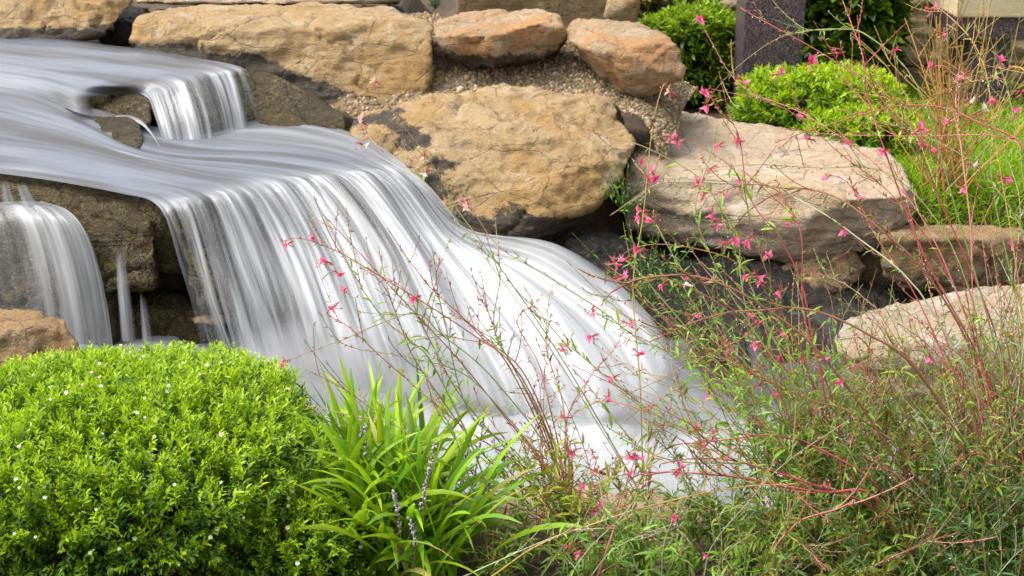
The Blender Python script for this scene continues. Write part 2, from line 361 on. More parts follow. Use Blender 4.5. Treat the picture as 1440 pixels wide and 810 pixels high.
# rounded lobes down the lower cascade
lob = noise(np.stack([UU.ravel() * 1.3 + 4, VV.ravel() * 0.22, np.full(UU.size, 5.0)], 1)).reshape(NU, NV)
G += grid_normals(G) * (lob * 0.075 * sstep(5.6, 8.0, VV))[..., None]
cut = 5 * per - per // 3
WID = 2.2
calmA = 1 - sstep(4.55, 5.5, VV) - 0.35 * sstep(4.2, 6.0, UU) * sstep(1.0, 2.5, VV); calmA = np.clip(calmA, 0, 1)
flow_mesh('water_stream', G[:, :cut + 1], foamA[:, :cut + 1], veilA[:, :cut + 1], WATER, width=WID, calm=calmA[:, :cut + 1])
v_at = np.linalg.norm(np.diff(G[:, :cut + 1], axis=1), axis=2).mean(0).sum()
flow_mesh('waterfall', G[:, cut:], foamA[:, cut:], veilA[:, cut:], WATER, width=WID, v0=v_at, rib=0.020, soft=softA[:, cut:], calm=calmA[:, cut:])
# a second, broken veil of strands in front of the sheet
G2 = G[:, 5 * per + 6:] + np.array([0.004, -0.030, 0.006]) * sstep(5.1, 6.6, VV[:, 5 * per + 6:])[..., None]
v2 = np.clip(veilA[:, 5 * per + 6:] - 0.40, 0.0, 1); v2 *= sstep(5.15, 5.8, VV[:, 5 * per + 6:])
flow_mesh('waterfall', G2, foamA[:, 5 * per + 6:], v2, WATER, width=WID, v0=v_at + 0.3, u0=5.37, rib=0.022, soft=0.7 * softA[:, 5 * per + 6:])

# the upper pool and the small fall at its right
UL = [
 [Z(-160,121,.935), Z(-60,124,.93), Z(20,132,.93), Z(75,145,.922), Z(112,159,.918), Y(150,166,4.79), Y(188,169,4.73), Y(212,186,4.63), Y(232,216,4.56)],
 [Z(-160,96,.985), Z(-60,99,.98), Z(20,108,.977), Z(70,118,.972), Z(115,129,.967), Y(165,133,4.96), Y(203,134,4.93), Y(219,165,4.80), Y(227,205,4.72)],
 [Z(-160,84,1.0), Z(-50,86,.998), Z(30,93,.995), Z(100,103,.99), Z(160,113,.988), Y(205,128,4.91), Y(216,142,4.84), Y(226,172,4.75), Y(234,203,4.69)],
 [Z(-160,71,1.01), Z(-40,73,1.01), Z(50,80,1.01), Z(130,88,1.008), Z(205,97,1.0), Y(262,107,4.93), Y(277,122,4.86), Y(291,160,4.78), Y(299,199,4.73)],
 [Z(-160,58,1.01), Z(-30,60,1.01), Z(70,68,1.01), Z(160,77,1.01), Z(240,86,1.003), Y(312,97,5.05), Y(328,110,4.99), Y(340,150,4.91), Y(348,186,4.87)],
 [Z(-160,47,1.01), Z(-30,49,1.01), Z(80,54,1.01), Z(180,66,1.01), Z(262,78,1.004), Y(335,93,5.12), Y(350,106,5.06), Y(364,148,4.97), Y(374,182,4.92)],
]
NU2, NV2 = 150, 161
H = flow_grid(UL, NU2, NV2); per2 = 20
ui2 = np.linspace(0, 5, NU2); vi2 = np.arange(NV2) / per2; U2, V2_ = np.meshgrid(ui2, vi2, indexing='ij')
calmB = 1 - sstep(4.5, 5.4, V2_)
foamB = 0.16 + 0.80 * sstep(4.7, 6.0, V2_) + 0.22 * (1 - sstep(0.5, 3.0, U2))
veilB = 0.84 - 0.26 * sstep(5.0, 6.0, V2_)
veilB -= 0.42 * sstep(3.7, 4.4, U2) * sstep(4.9, 5.7, V2_)
veilB -= 0.9 * (1 - sstep(0.25, 0.42, np.abs(U2 - 0.5))) * sstep(3.95, 4.5, V2_)
veilB -= 0.30 * (1 - sstep(0.2, 0.5, np.abs(U2 - 0.0))) * sstep(4.2, 5.2, V2_)
veilB -= 0.40 * sstep(4.0, 5.0, U2) * (1 - sstep(4.0, 4.6, V2_)); foamB *= 1 - .5 * sstep(4.0, 5.0, U2) * (1 - sstep(4.0, 4.6, V2_))
veilB = np.clip(veilB, 0.02, 1)
wv = np.stack([U2.ravel() * 1.5, V2_.ravel() * 0.8, np.full(U2.size, 6.0)], 1)
H[..., 2] += fbm(wv, 3).reshape(NU2, NV2) * 0.006 * (1 - sstep(4.0, 5, V2_)) * sstep(0.2, 1.2, U2)
flow_mesh('water_pool', H[:, :4 * per2 + 11], foamB[:, :4 * per2 + 11], veilB[:, :4 * per2 + 11], WATER, width=1.3, u0=2.0, calm=calmB[:, :4 * per2 + 11])
flow_mesh('waterfall', H[:, 4 * per2 + 10:], foamB[:, 4 * per2 + 10:], veilB[:, 4 * per2 + 10:], WATER, width=1.3, u0=2.0, v0=1.4, rib=0.009, calm=calmB[:, 4 * per2 + 10:])

# the fall at the left edge of the picture
DL = [
 [Y(-140,292,4.28), Y(-120,298,4.22), Y(-110,320,4.16), Y(-100,380,4.12), Y(-95,440,4.09), Y(-92,500,4.07)],
 [Y(-50,288,4.27), Y(-40,296,4.20), Y(-30,325,4.14), Y(-18,390,4.10), Y(-10,440,4.08), Y(-4,500,4.05)],
 [Y(15,284,4.26), Y(35,292,4.18), Y(55,322,4.11), Y(72,380,4.06), Y(84,440,4.03), Y(90,500,4.01)],
 [Y(45,283,4.25), Y(75,292,4.16), Y(100,318,4.09), Y(118,370,4.05), Y(132,440,4.02), Y(140,500,4.0)],
 [Y(65,284,4.25), Y(100,298,4.17), Y(124,330,4.12), Y(140,380,4.08), Y(152,440,4.05), Y(160,500,4.02)],
]
D = flow_grid(DL, 110, 101); uD, vD = np.meshgrid(np.linspace(0, 4, 110), np.linspace(0, 5, 101), indexing='ij')
softD = np.full(uD.shape, .35)
foamD = 0.35 + 0.5 * sstep(0.5, 1.6, vD)
veilD = 0.50 - 0.30 * sstep(1.0, 2.0, vD) * (1 - sstep(1.8, 2.4, uD)) - 0.2 * sstep(3.4, 4.0, uD) - 0.35 * (1 - sstep(0, .6, vD)) * (1 - sstep(0.8, 1.6, uD))
flow_mesh('waterfall', D, foamD, np.clip(veilD, .02, 1), WATER, width=0.62, u0=7.0, rib=0.010, soft=softD)
# trickles down the bare face between the falls
def trickle(p0, p1, wpx, seed, Yv, veil=0.5):
    n = 24; t = np.linspace(0, 1, n); rows = []
    for s in np.linspace(-1, 1, 7):
        pts = [Y(p0[0] + (p1[0] - p0[0]) * (a ** 1.2) + s * wpx * (0.8 + 0.6 * a), p0[1] + (p1[1] - p0[1]) * a, Yv - 0.02 - 0.03 * a - 0.012 * (1 - s * s)) for a in t]
        rows.append(pts)
    A = np.array(rows); s_ = np.linspace(-1, 1, 7)[:, None]; vl = (veil * (1 - s_ ** 2) + 0 * t[None]) * sstep(0, .45, t)[None]
    flow_mesh('waterfall', A, np.full(vl.shape, 0.85), np.clip(vl, 0.01, 1), WATER, width=0.05, u0=seed)
trickle((168, 335), (182, 480), 9, 11.0, 4.06, 0.62); trickle((200, 400), (209, 480), 7, 12.0, 4.04, 0.55)
trickle((5, 252), (12, 285), 8, 14.0, 4.27, 0.62); trickle((28, 252), (44, 292), 9, 15.0, 4.24, 0.62)

# the lower pool, milky with air under the falls
xs = np.linspace(-2.2, 2.2, 200); ys = np.linspace(2.98, 4.5, 100); XX, YY = np.meshgrid(xs, ys, indexing='ij')
base = G[:, -1]; bx, by = base[:, 0], base[:, 1]; bo = np.argsort(bx); yb = np.interp(xs, bx[bo], by[bo])[:, None]
near = np.exp(-np.abs(YY - yb - 0.02) / 0.24) * sstep(-0.95, -0.75, XX) * (1 - sstep(0.6, 1.0, XX))
nearL = np.exp(-((XX + 1.15) / 0.35) ** 2 - ((YY - 4.02) / 0.12) ** 2)
q = np.stack([XX.ravel() * 3.2, YY.ravel() * 5.5, np.full(XX.size, 1.0)], 1); nn = fbm(q, 3).reshape(XX.shape)
ZZ = ZP + 0.020 * nn + 0.012 * near * (0.7 + 0.9 * nn) + 0.03 * nearL
foamP = np.clip(0.42 + 0.6 * near + 0.35 * nearL + 0.12 * nn, 0, 1); 
foamP *= 1 - .75 * sstep(.30, .55, XX) * sstep(3.45, 3.65, YY)
veilP = np.clip(0.97 - .65 * sstep(.33, .5, XX) * sstep(3.58, 3.74, YY) - 0.3 * sstep(0.75, 1.3, XX) , 0, 1)
PG = np.stack([XX, YY, ZZ], -1)
flow_mesh('water_pool', PG, foamP, veilP, WATER, width=2.0, u0=20.0, soft=np.full(foamP.shape, .6), calm=np.full(foamP.shape, .25))

# ------------------------------------------------------------------ rock under the running water
def ledge(name, Gs, off, thick, mat, label, seed, amp=0.02, voxel=0.02, group=None, stain_shade=1.0):
    nu, nv = Gs.shape[:2]; F0 = Gs + np.asarray(off); B0 = F0 + np.asarray(thick)
    V = np.vstack([F0.reshape(-1, 3), B0.reshape(-1, 3)]); f = grid_faces(nu, nv); n = nu * nv
    bm = bmesh.new(); vs = [bm.verts.new(v) for v in V]
    for a in f: bm.faces.new([vs[i] for i in a]); bm.faces.new([vs[i + n] for i in a[::-1]])
    ring = [i * nv for i in range(nu)] + [(nu - 1) * nv + j for j in range(1, nv)] + [i * nv + nv - 1 for i in range(nu - 2, -1, -1)] + [j for j in range(nv - 2, 0, -1)]
    for a, b in zip(ring, ring[1:] + ring[:1]): bm.faces.new([vs[b], vs[a], vs[a + n], vs[b + n]])
    bmesh.ops.recalc_face_normals(bm, faces=bm.faces)
    me = remesh(bm, voxel, 2)
    V2 = shape_rock(me, amp, seed, lambda V, N: np.full(len(V), stain_shade), lambda V, N: np.full(len(V), 0.7))
    return tag(recentre(name, me, mat, V2), label, 'rock', group)

# fine spray hanging over the foot of the falls
def mist(cpx, cY, cz, rad, dens, seed):
    c = PZ(cpx, 560, .3); c = np.array([(cpx - 720) / FPX * cY / .94, cY, cz])
    bm = bmesh.new(); bmesh.ops.create_icosphere(bm, subdivisions=3, radius=1.0)
    for v in bm.verts: v.co = Vector((v.co.x * rad[0], v.co.y * rad[1], v.co.z * rad[2]))
    m = bpy.data.meshes.new('mist'); bm.to_mesh(m); bm.free()
    t = NT('mist'); o = t.mapv(t.obj(), scale=(1 / rad[0], 1 / rad[1], 1 / rad[2])); ln = t.n('ShaderNodeVectorMath', operation='LENGTH'); t.l(o, ln.inputs[0])
    d = t.math('MULTIPLY', t.ramp(ln.outputs['Value'], 1.0, 0.25), t.math('MULTIPLY', t.ramp(t.tex(t.mapv(t.obj(), loc=(seed, 0, 0)), 5.0, 3), .3, .75), dens))
    pv = t.n('ShaderNodeVolumePrincipled'); pv.inputs['Color'].default_value = (.95, .96, .98, 1); t.l(d, pv.inputs['Density']); pv.inputs['Anisotropy'].default_value = 0.2
    t.l(pv.outputs[0], t.out.inputs[1]); tag(link('mist', m, t.m, loc=c), 'white spray hanging over the foot of the falls', 'mist', kind='stuff')
mist(560, 3.72, .40, (.62, .26, .19), 12.0, 1.0)
mist(905, 3.60, .36, (.30, .24, .15), 11.0, 4.0)
# ------------------------------------------------------------------ ground
def ground_h(x, y):
    front = 0.325 + 0.02 * fbm(np.stack([x * 3, y * 3, 0 * x], 1), 3)
    pool = 0.02
    lawn = 0.575 + 0.015 * fbm(np.stack([x * 1.5, y * 1.5, 0 * x + 4], 1), 2)
    hill = 0.62 + 0 * x
    s_pool = sstep(3.02, 3.12, y) * (1 - sstep(1.25, 1.6, x + 0.0 * y) * 0.0)
    h = front * (1 - s_pool) + pool * s_pool
    # right bank: rises behind the flat rocks
    back_r = sstep(4.55, 4.95, y) * sstep(0.55, 0.8, x)
    h = h * (1 - back_r) + lawn * back_r
    mid = sstep(4.75, 5.1, y) * (1 - sstep(0.55, 0.8, x)) * sstep(-0.55, -0.3, x)
    h = h * (1 - mid) + hill * mid
    left = sstep(5.3, 5.6, y) * (1 - sstep(-0.55, -0.3, x))
    h = h * (1 - left) + 0.93 * left
    bank_l = (1 - sstep(-2.0, -1.75, x)) * sstep(2.9, 3.1, y)
    h = np.maximum(h, h * (1 - bank_l) + 0.35 * bank_l)
    far = sstep(7.5, 9, y); h = h * (1 - far) + 0.62 * far
    return h
def axis(a, b, n, far):
    c = np.linspace(a, b, n); e = np.geomspace(0.05, far, 24)
    return np.concatenate([a - e[::-1], c, b + e])
gx = axis(-2.6, 2.8, 180, 60); gy = axis(1.4, 7.0, 190, 70); GX, GY = np.meshgrid(gx, gy, indexing='ij')
gz = ground_h(GX.ravel(), GY.ravel())
me = raw_mesh('ground', np.stack([GX.ravel(), GY.ravel(), gz], 1), grid_faces(len(gx), len(gy)))
t = NT('soil'); o = t.n('ShaderNodeNewGeometry').outputs['Position']
n1 = t.tex(o, 6, 5, .6); n2 = t.tex(o, 45, 5, .7); n3 = t.tex(o, 160, 3, .7)
col = t.mix(t.ramp(n1, .4, .65), (0.055, 0.036, 0.022), (0.10, 0.066, 0.038)); col = t.mix(t.ramp(n2, .5, .7), col, (0.15, 0.105, 0.06)); col = t.mix(t.ramp(n3, .60, .68), col, (0.02, 0.014, 0.01))
tag(link('ground', me, t.done(t.bsdf(col, .9, .3, t.bump(t.math('ADD', n2, t.math('MULTIPLY', n3, .5)), .8, .02)))), kind='structure')

# ------------------------------------------------------------------ stream beds
ob = ledge('stream_bed', G[::9, :5 * per + 4:8], (0, 0.0, -0.045), (0, 0.10, -0.25), WET, None, 2.0, 0.012, 0.03)
for k in ('label', 'category'):
    if k in ob: del ob[k]
ob['kind'] = 'structure'
ob = ledge('stream_bed', H[::7, :4 * per2 + 8:6], (0, 0.02, -0.05), (0, 0.10, -0.25), WET, None, 4.0, 0.010, 0.03)
ob['kind'] = 'structure'
ledge('ledge_rock', G[0::8, 5 * per - 6:8 * per:5], (0, 0.075, -0.035), (0, 0.34, -0.25), WET, 'dark wet ledge of brown rock behind the main white waterfall', 5.0, 0.022, 0.018)
ledge('ledge_rock', G[120:226:8, 7 * per - 10::6], (0, 0.06, -0.07), (0, 0.35, -0.35), DARKROCK, 'rounded dark rock hidden under the lower cascade', 6.0, 0.02, 0.022)
ledge('ledge_rock', H[44::5, 5 * per2 - 4::4], (0, 0.045, -0.02), (0, 0.28, -0.12), WET, 'mossy wet ledge behind the small upper waterfall', 7.0, 0.014, 0.014)
ledge('ledge_rock', D[::6, ::5], (0, 0.055, -0.02), (0, 0.22, -0.12), WET, 'mossy wet rock under the thin waterfall at the left edge', 8.0, 0.018, 0.015)

# ------------------------------------------------------------------ rocks
rock('rock', [(-160,262,4.50), (-160,236,4.42), (0,252,4.33), (62,262,4.26), (130,274,4.20), (205,287,4.125), (219,298,4.12), (221,345,4.09), (216,414,4.06), (160,424,4.08), (60,425,4.13), (-160,425,4.25),
     (-160,240,4.9), (120,262,4.5), (215,283,4.3), (215,400,4.35), (-160,420,4.8)], WET, 'dark mossy wet rock face at the left, between the two falls', seed=11, amp=0.020, voxel=0.011,
     stain_shade=lambda V, N: 0.45 + 0.4 * sstep(-1.3, -1.15, -V[:, 0] - 0.0) * 0 + 0.35 * (1 - sstep(.45, .7, V[:, 2])), wet=lambda V, N: np.full(len(V), .8), smooth=2)
rock('rock', [(90,410,4.30), (140,400,4.28), (226,400,4.22), (300,425,4.16), (318,500,4.10), (240,520,4.10), (90,520,4.14), (90,410,4.6), (300,420,4.5), (310,510,4.5)], WET,
     'black hollowed rock at the foot of the mossy rock face', seed=12, amp=0.03, stain_shade=lambda V, N: np.full(len(V), .55), wet=lambda V, N: np.full(len(V), .8))
rock('rock', [(262,428,4.07), (300,424,4.05), (352,432,4.03), (365,470,4.0), (300,482,4.0), (255,470,4.04), (280,430,4.3), (350,432,4.3)], SAND_BROWN,
     'low brown stone seen through the left strands of the main waterfall', seed=13, amp=0.014, stain_shade=zstain(.34, .42))
rock('rock', [(112,148,4.93), (150,133,4.95), (205,131,4.91), (218,146,4.83), (216,168,4.75), (196,184,4.72), (150,170,4.77), (120,160,4.84), (205,190,4.80), (140,140,5.10), (215,150,5.05), (150,190,4.95)], WET,
     'small dark rock jutting beside the small upper waterfall', seed=14, amp=0.009, voxel=0.008, stain_shade=lambda V, N: np.full(len(V), .5), wet=lambda V, N: np.full(len(V), .8))
rock('rock', [(112,170,4.74), (135,163,4.78), (185,167,4.74), (200,178,4.69), (203,213,4.52), (176,216,4.50), (150,205,4.55), (124,190,4.63), (190,172,4.9), (130,170,4.95), (195,225,4.7)], WET,
     'small brown mossy rock parting the smooth stream', seed=15, amp=0.008, voxel=0.008, stain_shade=lambda V, N: np.full(len(V), .3), wet=lambda V, N: np.full(len(V), .8))

wl = 1.01
def ws(z=wl, h=0.05):
    return lambda V, N: 1.0 - sstep(z + 0.2 * h, z + 1.6 * h, V[:, 2])
rock('rock', [(-120,70,5.62), (-40,60,5.66), (60,58,5.66), (130,62,5.66), (176,58,5.72), (184,30,5.78), (186,-10,5.86), (-120,-12,5.85), (190,-40,6.2), (-120,-40,6.3), (40,46,5.63), (110,40,5.66)], SAND,
     'tan rock with a mossy foot at the top left corner, behind the pool', seed=21, amp=0.022, stain_shade=ws(1.0, .05))
rock('rock', [(110,70,5.95), (215,66,5.9), (222,12,5.95), (150,8,5.95), (225,-10,6.3), (150,-10,6.3), (215,66,6.2)], DARKROCK, 'black stone standing in for the shade of the gap behind the upper pool', seed=22, amp=0.02, stain_shade=lambda V, N: np.full(len(V), .7))  # near-black fill painted for the darkness of the crevice
rock('rock', [(190,4,6.05), (300,6,6.02), (470,5,6.0), (566,2,6.05), (572,-12,6.1), (185,-14,6.1), (560,-30,6.6), (190,-30,6.6), (560,5,6.4), (200,6,6.4)], SAND_PINK,
     'long thin tan slab along the top edge of the picture', seed=23, amp=0.012)
rock('rock', [(190,18,6.16), (560,16,6.16), (575,40,6.1), (190,40,6.1), (190,10,6.4), (570,6,6.4), (570,40,6.4)], DARKROCK, 'dark stone standing in for the shade of the gap behind the long slab', seed=24, amp=0.015, stain_shade=lambda V, N: np.full(len(V), .6))  # black colour put in for the shade at the slab
def stainB(V, N):
    # water line: dark algae along the foot, climbing towards the right-hand lower corner
    top = np.interp(V[:, 0], [-1.5, -1.15, -.95, -.78, -.6, -.42], [1.03, 1.02, .99, .935, .885, .83]) + .02 * fbm(V * 9, 2)
    return 1.0 - sstep(top - 0.05, top + 0.03, V[:, 2])
rock('rock', [(182,38,5.56), (184,66,5.50), (240,84,5.50), (300,100,5.44), (365,132,5.36), (420,172,5.28), (500,184,5.20), (562,162,5.22), (600,138,5.26), (609,60,5.34), (606,36,5.42), (560,30,5.42), (440,42,5.36), (330,40,5.42), (230,34,5.54), (188,26,5.62),
     (200,16,5.78), (260,8,5.92), (420,7,5.95), (560,8,5.9), (606,26,5.66), (600,120,5.5), (200,66,5.9), (470,170,5.4)], SAND,
     'long tan slab of rock above the small waterfall, the longest stone there', seed=31, ncut=22, amp=0.018, stain_shade=stainB, wet=lambda V, N: stainB(V, N) * .6, strata=0.7)
rock('rock', [(338,92,5.16), (372,100,5.14), (430,140,5.04), (492,164,4.96), (498,190,4.85), (430,190,4.82), (380,186,4.86), (352,150,4.98), (345,105,5.1), (500,170,5.25), (350,90,5.4), (480,210,4.95), (370,210,4.95)], WET,
     'dark wet rock sloping under the long tan slab', seed=32, amp=0.014, stain_shade=lambda V, N: 0.42 + 0.35 * fbm(V * 4, 2), wet=lambda V, N: np.full(len(V), .8))
def stainG(V, N):
    thr = .93 - .5 * (V[:, 0] + .5) + .03 * fbm(V * 8, 3); a = 1 - sstep(-.03, .03, V[:, 2] - thr)
    return np.clip(a * (0.56 + 0.5 * fbm(V * 6, 2)) + (1 - sstep(0.56, 0.64, V[:, 2] - 0.05 * V[:, 0])) * 0.8, 0, 1)
rock('boulder', [(486,170,4.86), (486,225,4.70), (520,250,4.62), (585,292,4.52), (650,330,4.46), (760,336,4.46), (846,282,4.58), (888,228,4.70), (897,170,4.86), (880,150,4.94), (500,152,4.96), (600,140,5.0), (700,123,5.08), (762,122,5.10), (862,137,5.08),
     (700,190,4.68), (780,230,4.58), (620,240,4.60), (640,300,4.49), (520,160,5.25), (700,128,5.4), (860,145,5.35), (880,240,5.0), (560,300,5.0), (760,360,4.9)], SAND,
     'big pale tan boulder with black algae beside the main waterfall', 'boulder', seed=41, amp=0.024, stain_shade=stainG, voxel=0.012, strata=0.35)
rock('rock', [(575,286,4.60), (650,306,4.52), (760,312,4.54), (800,318,4.6), (690,345,4.44), (640,338,4.40), (610,320,4.45), (590,300,4.55), (640,360,4.45), (700,370,4.5), (780,350,4.8), (600,300,4.9)], WET,
     'low brown mossy stone under the big boulder at the water', seed=42, amp=0.016, stain_shade=lambda V, N: 0.35 + 0 * V[:, 0], wet=lambda V, N: np.full(len(V), .7))
rock('rock', [(604,40,5.42), (612,56,5.38), (644,88,5.36), (676,104,5.33), (720,101,5.33), (766,91,5.36), (794,70,5.40), (798,44,5.40), (778,12,5.58), (746,3,5.82), (640,19,5.80), (606,33,5.62), (642,47,5.28), (706,39,5.26), (768,20,5.34), (640,80,5.7), (770,80,5.7), (700,75,5.28)], SAND_RUST,
     'orange stained stone with a dark underside, left of the two rusty ones', seed=51, amp=0.016, stain_shade=lambda V, N: np.clip((1 - sstep(.985, 1.05, V[:, 2])) * .68 + .55 * sstep(.16, .22, V[:, 0] + .25 * (1.05 - V[:, 2])), 0, 1), voxel=0.010)
rock('rock', [(784,20,5.62), (798,62,5.32), (828,94,5.24), (862,126,5.17), (902,137,5.12), (956,124,5.12), (963,92,5.12), (946,46,5.22), (936,38,5.46), (852,25,5.70), (800,19,5.74), (812,52,5.30), (850,72,5.10), (892,76,5.05), (936,54,5.14), (850,90,5.6), (940,120,5.4), (870,140,5.4), (880,105,5.06)], SAND_RUST,
     'rusty orange stone at the end of the row, right of the two rusty ones', seed=54.4, amp=0.017, voxel=0.010)
rock('boulder', [(925,150,5.72), (1040,166,5.62), (1130,194,5.42), (1250,212,5.24), (1285,256,4.86), (1287,296,4.86), (1242,346,4.78), (1120,374,4.72), (1010,358,4.76), (930,346,4.82), (878,318,4.86), (872,270,4.86), (884,250,4.86), (925,232,4.92), (1060,254,4.76), (1200,280,4.66), (1266,278,4.72), (1130,310,4.66), (1000,300,4.74),
     (930,250,5.5), (1240,260,5.4), (1240,350,4.9), (900,340,5.0)], SAND_PINK,
     'large flat topped pale pink sandstone boulder on the right', 'boulder', seed=61, amp=0.015, voxel=0.011, ncut=16, facet=.9, smooth=0,
     stain_shade=lambda V, N: np.clip((1 - sstep(.33, .42, V[:, 2])) * 0.9 + 0.55 * (1 - sstep(.40, .50, V[:, 2])) * (1 - sstep(.75, .95, V[:, 0])), 0, 1), strata=0.8)
rock('rock', [(1236,334,4.54), (1310,324,4.62), (1400,322,4.64), (1520,326,4.7), (1520,412,4.58), (1400,410,4.56), (1240,414,4.54), (1236,350,4.54), (1330,338,4.52), (1420,338,4.5), (1250,320,4.9), (1500,320,5.0), (1480,410,4.8), (1250,400,4.7)], SAND_BROWN,
     'brown rock under the lawn at the right edge', seed=62, amp=0.018)
rock('rock', [(1172,462,3.96), (1200,438,4.06), (1270,418,4.18), (1440,390,4.36), (1600,388,4.38), (1178,476,3.86), (1230,486,3.80), (1320,482,3.80), (1440,474,3.82), (1600,474,3.82), (1180,580,3.84), (1320,600,3.76), (1600,600,3.76), (1250,560,4.2), (1600,500,4.3)], SAND_GREY,
     'pale grey flat topped rock low on the right, behind the pink flowers', seed=63, amp=0.016, strata=0.7)
rock('rock', [(1072,348,4.78), (1196,334,4.76), (1226,388,4.66), (1200,410,4.62), (1110,406,4.64), (1080,388,4.70), (1100,360,4.9), (1200,370,4.9), (1150,430,4.7)], SAND_BROWN, 'brown stone wedged under the flat pink boulder', seed=64, amp=0.018, stain_shade=lambda V, N: np.full(len(V), .47))  # raised mask level darkens the whole stone as shade under the boulder
rock('rock', [(880,352,4.72), (960,372,4.62), (1100,400,4.58), (1260,390,4.6), (1290,500,4.3), (1200,560,4.12), (1040,580,4.05), (960,500,4.28), (900,420,4.5), (890,350,5.0), (1260,380,5.0), (1200,560,4.6), (960,560,4.6), (1010,575,3.86), (1140,582,3.80)], DARKROCK,
     'wet rock coloured dark for the shade of the hollow under the flat pink boulder', seed=65, amp=0.030, stain_shade=lambda V, N: np.full(len(V), .6), wet=lambda V, N: np.full(len(V), .6))  # the hollow's shade is put into this rock's near-black colour
for k, (p, lb) in enumerate((
    ([(955,470,4.10), (985,440,4.20), (1040,446,4.20), (1066,480,4.05), (1060,545,3.82), (1010,556,3.78), (965,540,3.86), (1000,470,4.0), (1040,500,3.95), (970,600,3.8), (1060,600,3.8), (1000,450,4.4)], 'wet boulder blackened for crevice shade, nearest the cascade, below the dark hollow'),
    ([(1060,440,4.28), (1110,424,4.32), (1160,440,4.25), (1176,490,4.08), (1150,530,3.95), (1085,520,3.98), (1060,480,4.12), (1110,470,4.10), (1070,580,4.0), (1170,580,4.0), (1120,440,4.5)], 'wet boulder blackened for crevice shade in the middle of the dark hollow'),
    ([(1090,536,3.86), (1130,520,3.92), (1190,516,3.92), (1214,540,3.82), (1200,572,3.72), (1130,574,3.70), (1095,560,3.76), (1150,545,3.78), (1110,610,3.72), (1210,610,3.74)], 'small stone darkened for crevice shade at the water, beside the pale flat rock'))):
    rock('rock', p, DARKROCK, lb, seed=75 + k, amp=0.018, stain_shade=lambda V, N: np.clip(.3 + .5 * fbm(V * 5, 2), 0, 1), wet=lambda V, N: np.full(len(V), .8))  # shade between the rocks painted as near-black stone colour
rock('rock', [(760,338,4.52), (830,322,4.60), (890,330,4.62), (950,385,4.46), (985,440,4.28), (1010,520,4.06), (960,500,4.10), (880,420,4.28), (800,362,4.44), (900,340,4.9), (1010,540,4.5), (880,460,4.5)], DARKROCK,
     'black wet rock along the right side of the cascade', seed=66, amp=0.02, stain_shade=lambda V, N: np.full(len(V), .6), wet=lambda V, N: np.full(len(V), .9))
rock('rock', [(1330,650,3.12), (1348,604,3.22), (1380,592,3.26), (1440,604,3.26), (1490,650,3.14), (1440,700,3.05), (1340,700,3.05), (1360,600,3.42), (1470,620,3.42), (1400,700,3.4)], SAND_PINK, 'small pale pink rock half hidden among the stems at the right edge', seed=68, amp=0.012)
rock('rock', [(-40,440,3.60), (20,431,3.62), (62,431,3.60), (92,446,3.54), (114,488,3.46), (112,560,3.40), (60,580,3.36), (-40,580,3.36), (-40,470,3.44), (30,462,3.42), (80,480,3.40), (-40,560,3.8), (90,560,3.7)], SAND_BROWN,
     'rounded brown rock behind the clipped bush at the left edge', seed=69, amp=0.015, stain_shade=zstain(.3, .36), voxel=0.009)
rock('rock', [(520,700,3.07), (640,690,3.11), (760,684,3.15), (900,694,3.11), (1060,708,3.05), (1060,722,2.97), (900,722,2.94), (760,712,2.97), (640,704,2.99), (520,716,2.99), (540,775,2.95), (900,785,2.90), (1060,780,2.91), (700,735,2.94), (540,740,3.2), (1040,740,3.2)], SAND_PINK,
     'low pink flagstone on the near rim of the pool', seed=70, amp=0.010, stain_shade=lambda V, N: 0.75 * (1 - sstep(.30, .335, V[:, 2])), voxel=0.010, strata=1.2)
rock('rock', [(730,812,2.78), (760,792,2.84), (880,786,2.88), (930,796,2.84), (930,840,2.72), (740,850,2.72), (760,800,2.95), (920,800,2.96), (860,800,2.78)], SAND_BROWN, 'flat brown edging stone at the bottom centre', seed=71, amp=0.008, voxel=0.009)

# gravel bank between the rocks
def gravel_mat():
    t = NT('gravel'); c = t.attr('tint').outputs['Color']; o = t.obj()
    return t.done(t.bsdf(t.mix(t.math('MULTIPLY', t.ramp(t.tex(o, 90, 3), .4, .7), .4), c, (0.09, 0.065, 0.04)), .9, .3))
random.seed(5); rg = np.random.RandomState(5)
BANK = [[(420,178,5.06), (520,160,5.10), (620,152,5.10), (720,140,5.16), (800,138,5.18), (900,160,5.0), (930,220,4.86)],
        [(420,120,5.42), (560,110,5.36), (620,112,5.36), (700,118,5.32), (800,122,5.28), (900,140,5.14), (950,190,5.04)],
        [(420,40,5.8), (580,50,5.66), (625,60,5.62), (720,74,5.52), (800,84,5.48), (900,116,5.34), (960,150,5.26)],
        [(420,5,6.1), (580,12,6.05), (640,20,6.0), (720,40,5.86), (800,56,5.76), (900,84,5.62), (980,120,5.55)]]
BG = flow_grid([[PY(*p) for p in r] for r in BANK], 70, 120)
BG[..., 2] += (fbm(BG.reshape(-1, 3) * 6, 3) * 0.018).reshape(BG.shape[:2]) - 0.012
tv, tf = [], []
bm = bmesh.new(); bmesh.ops.create_icosphere(bm, subdivisions=1, radius=1.0); icoV = np.array([v.co for v in bm.verts]); icoF = np.array([[v.index for v in f.verts] for f in bm.faces]); bm.free()
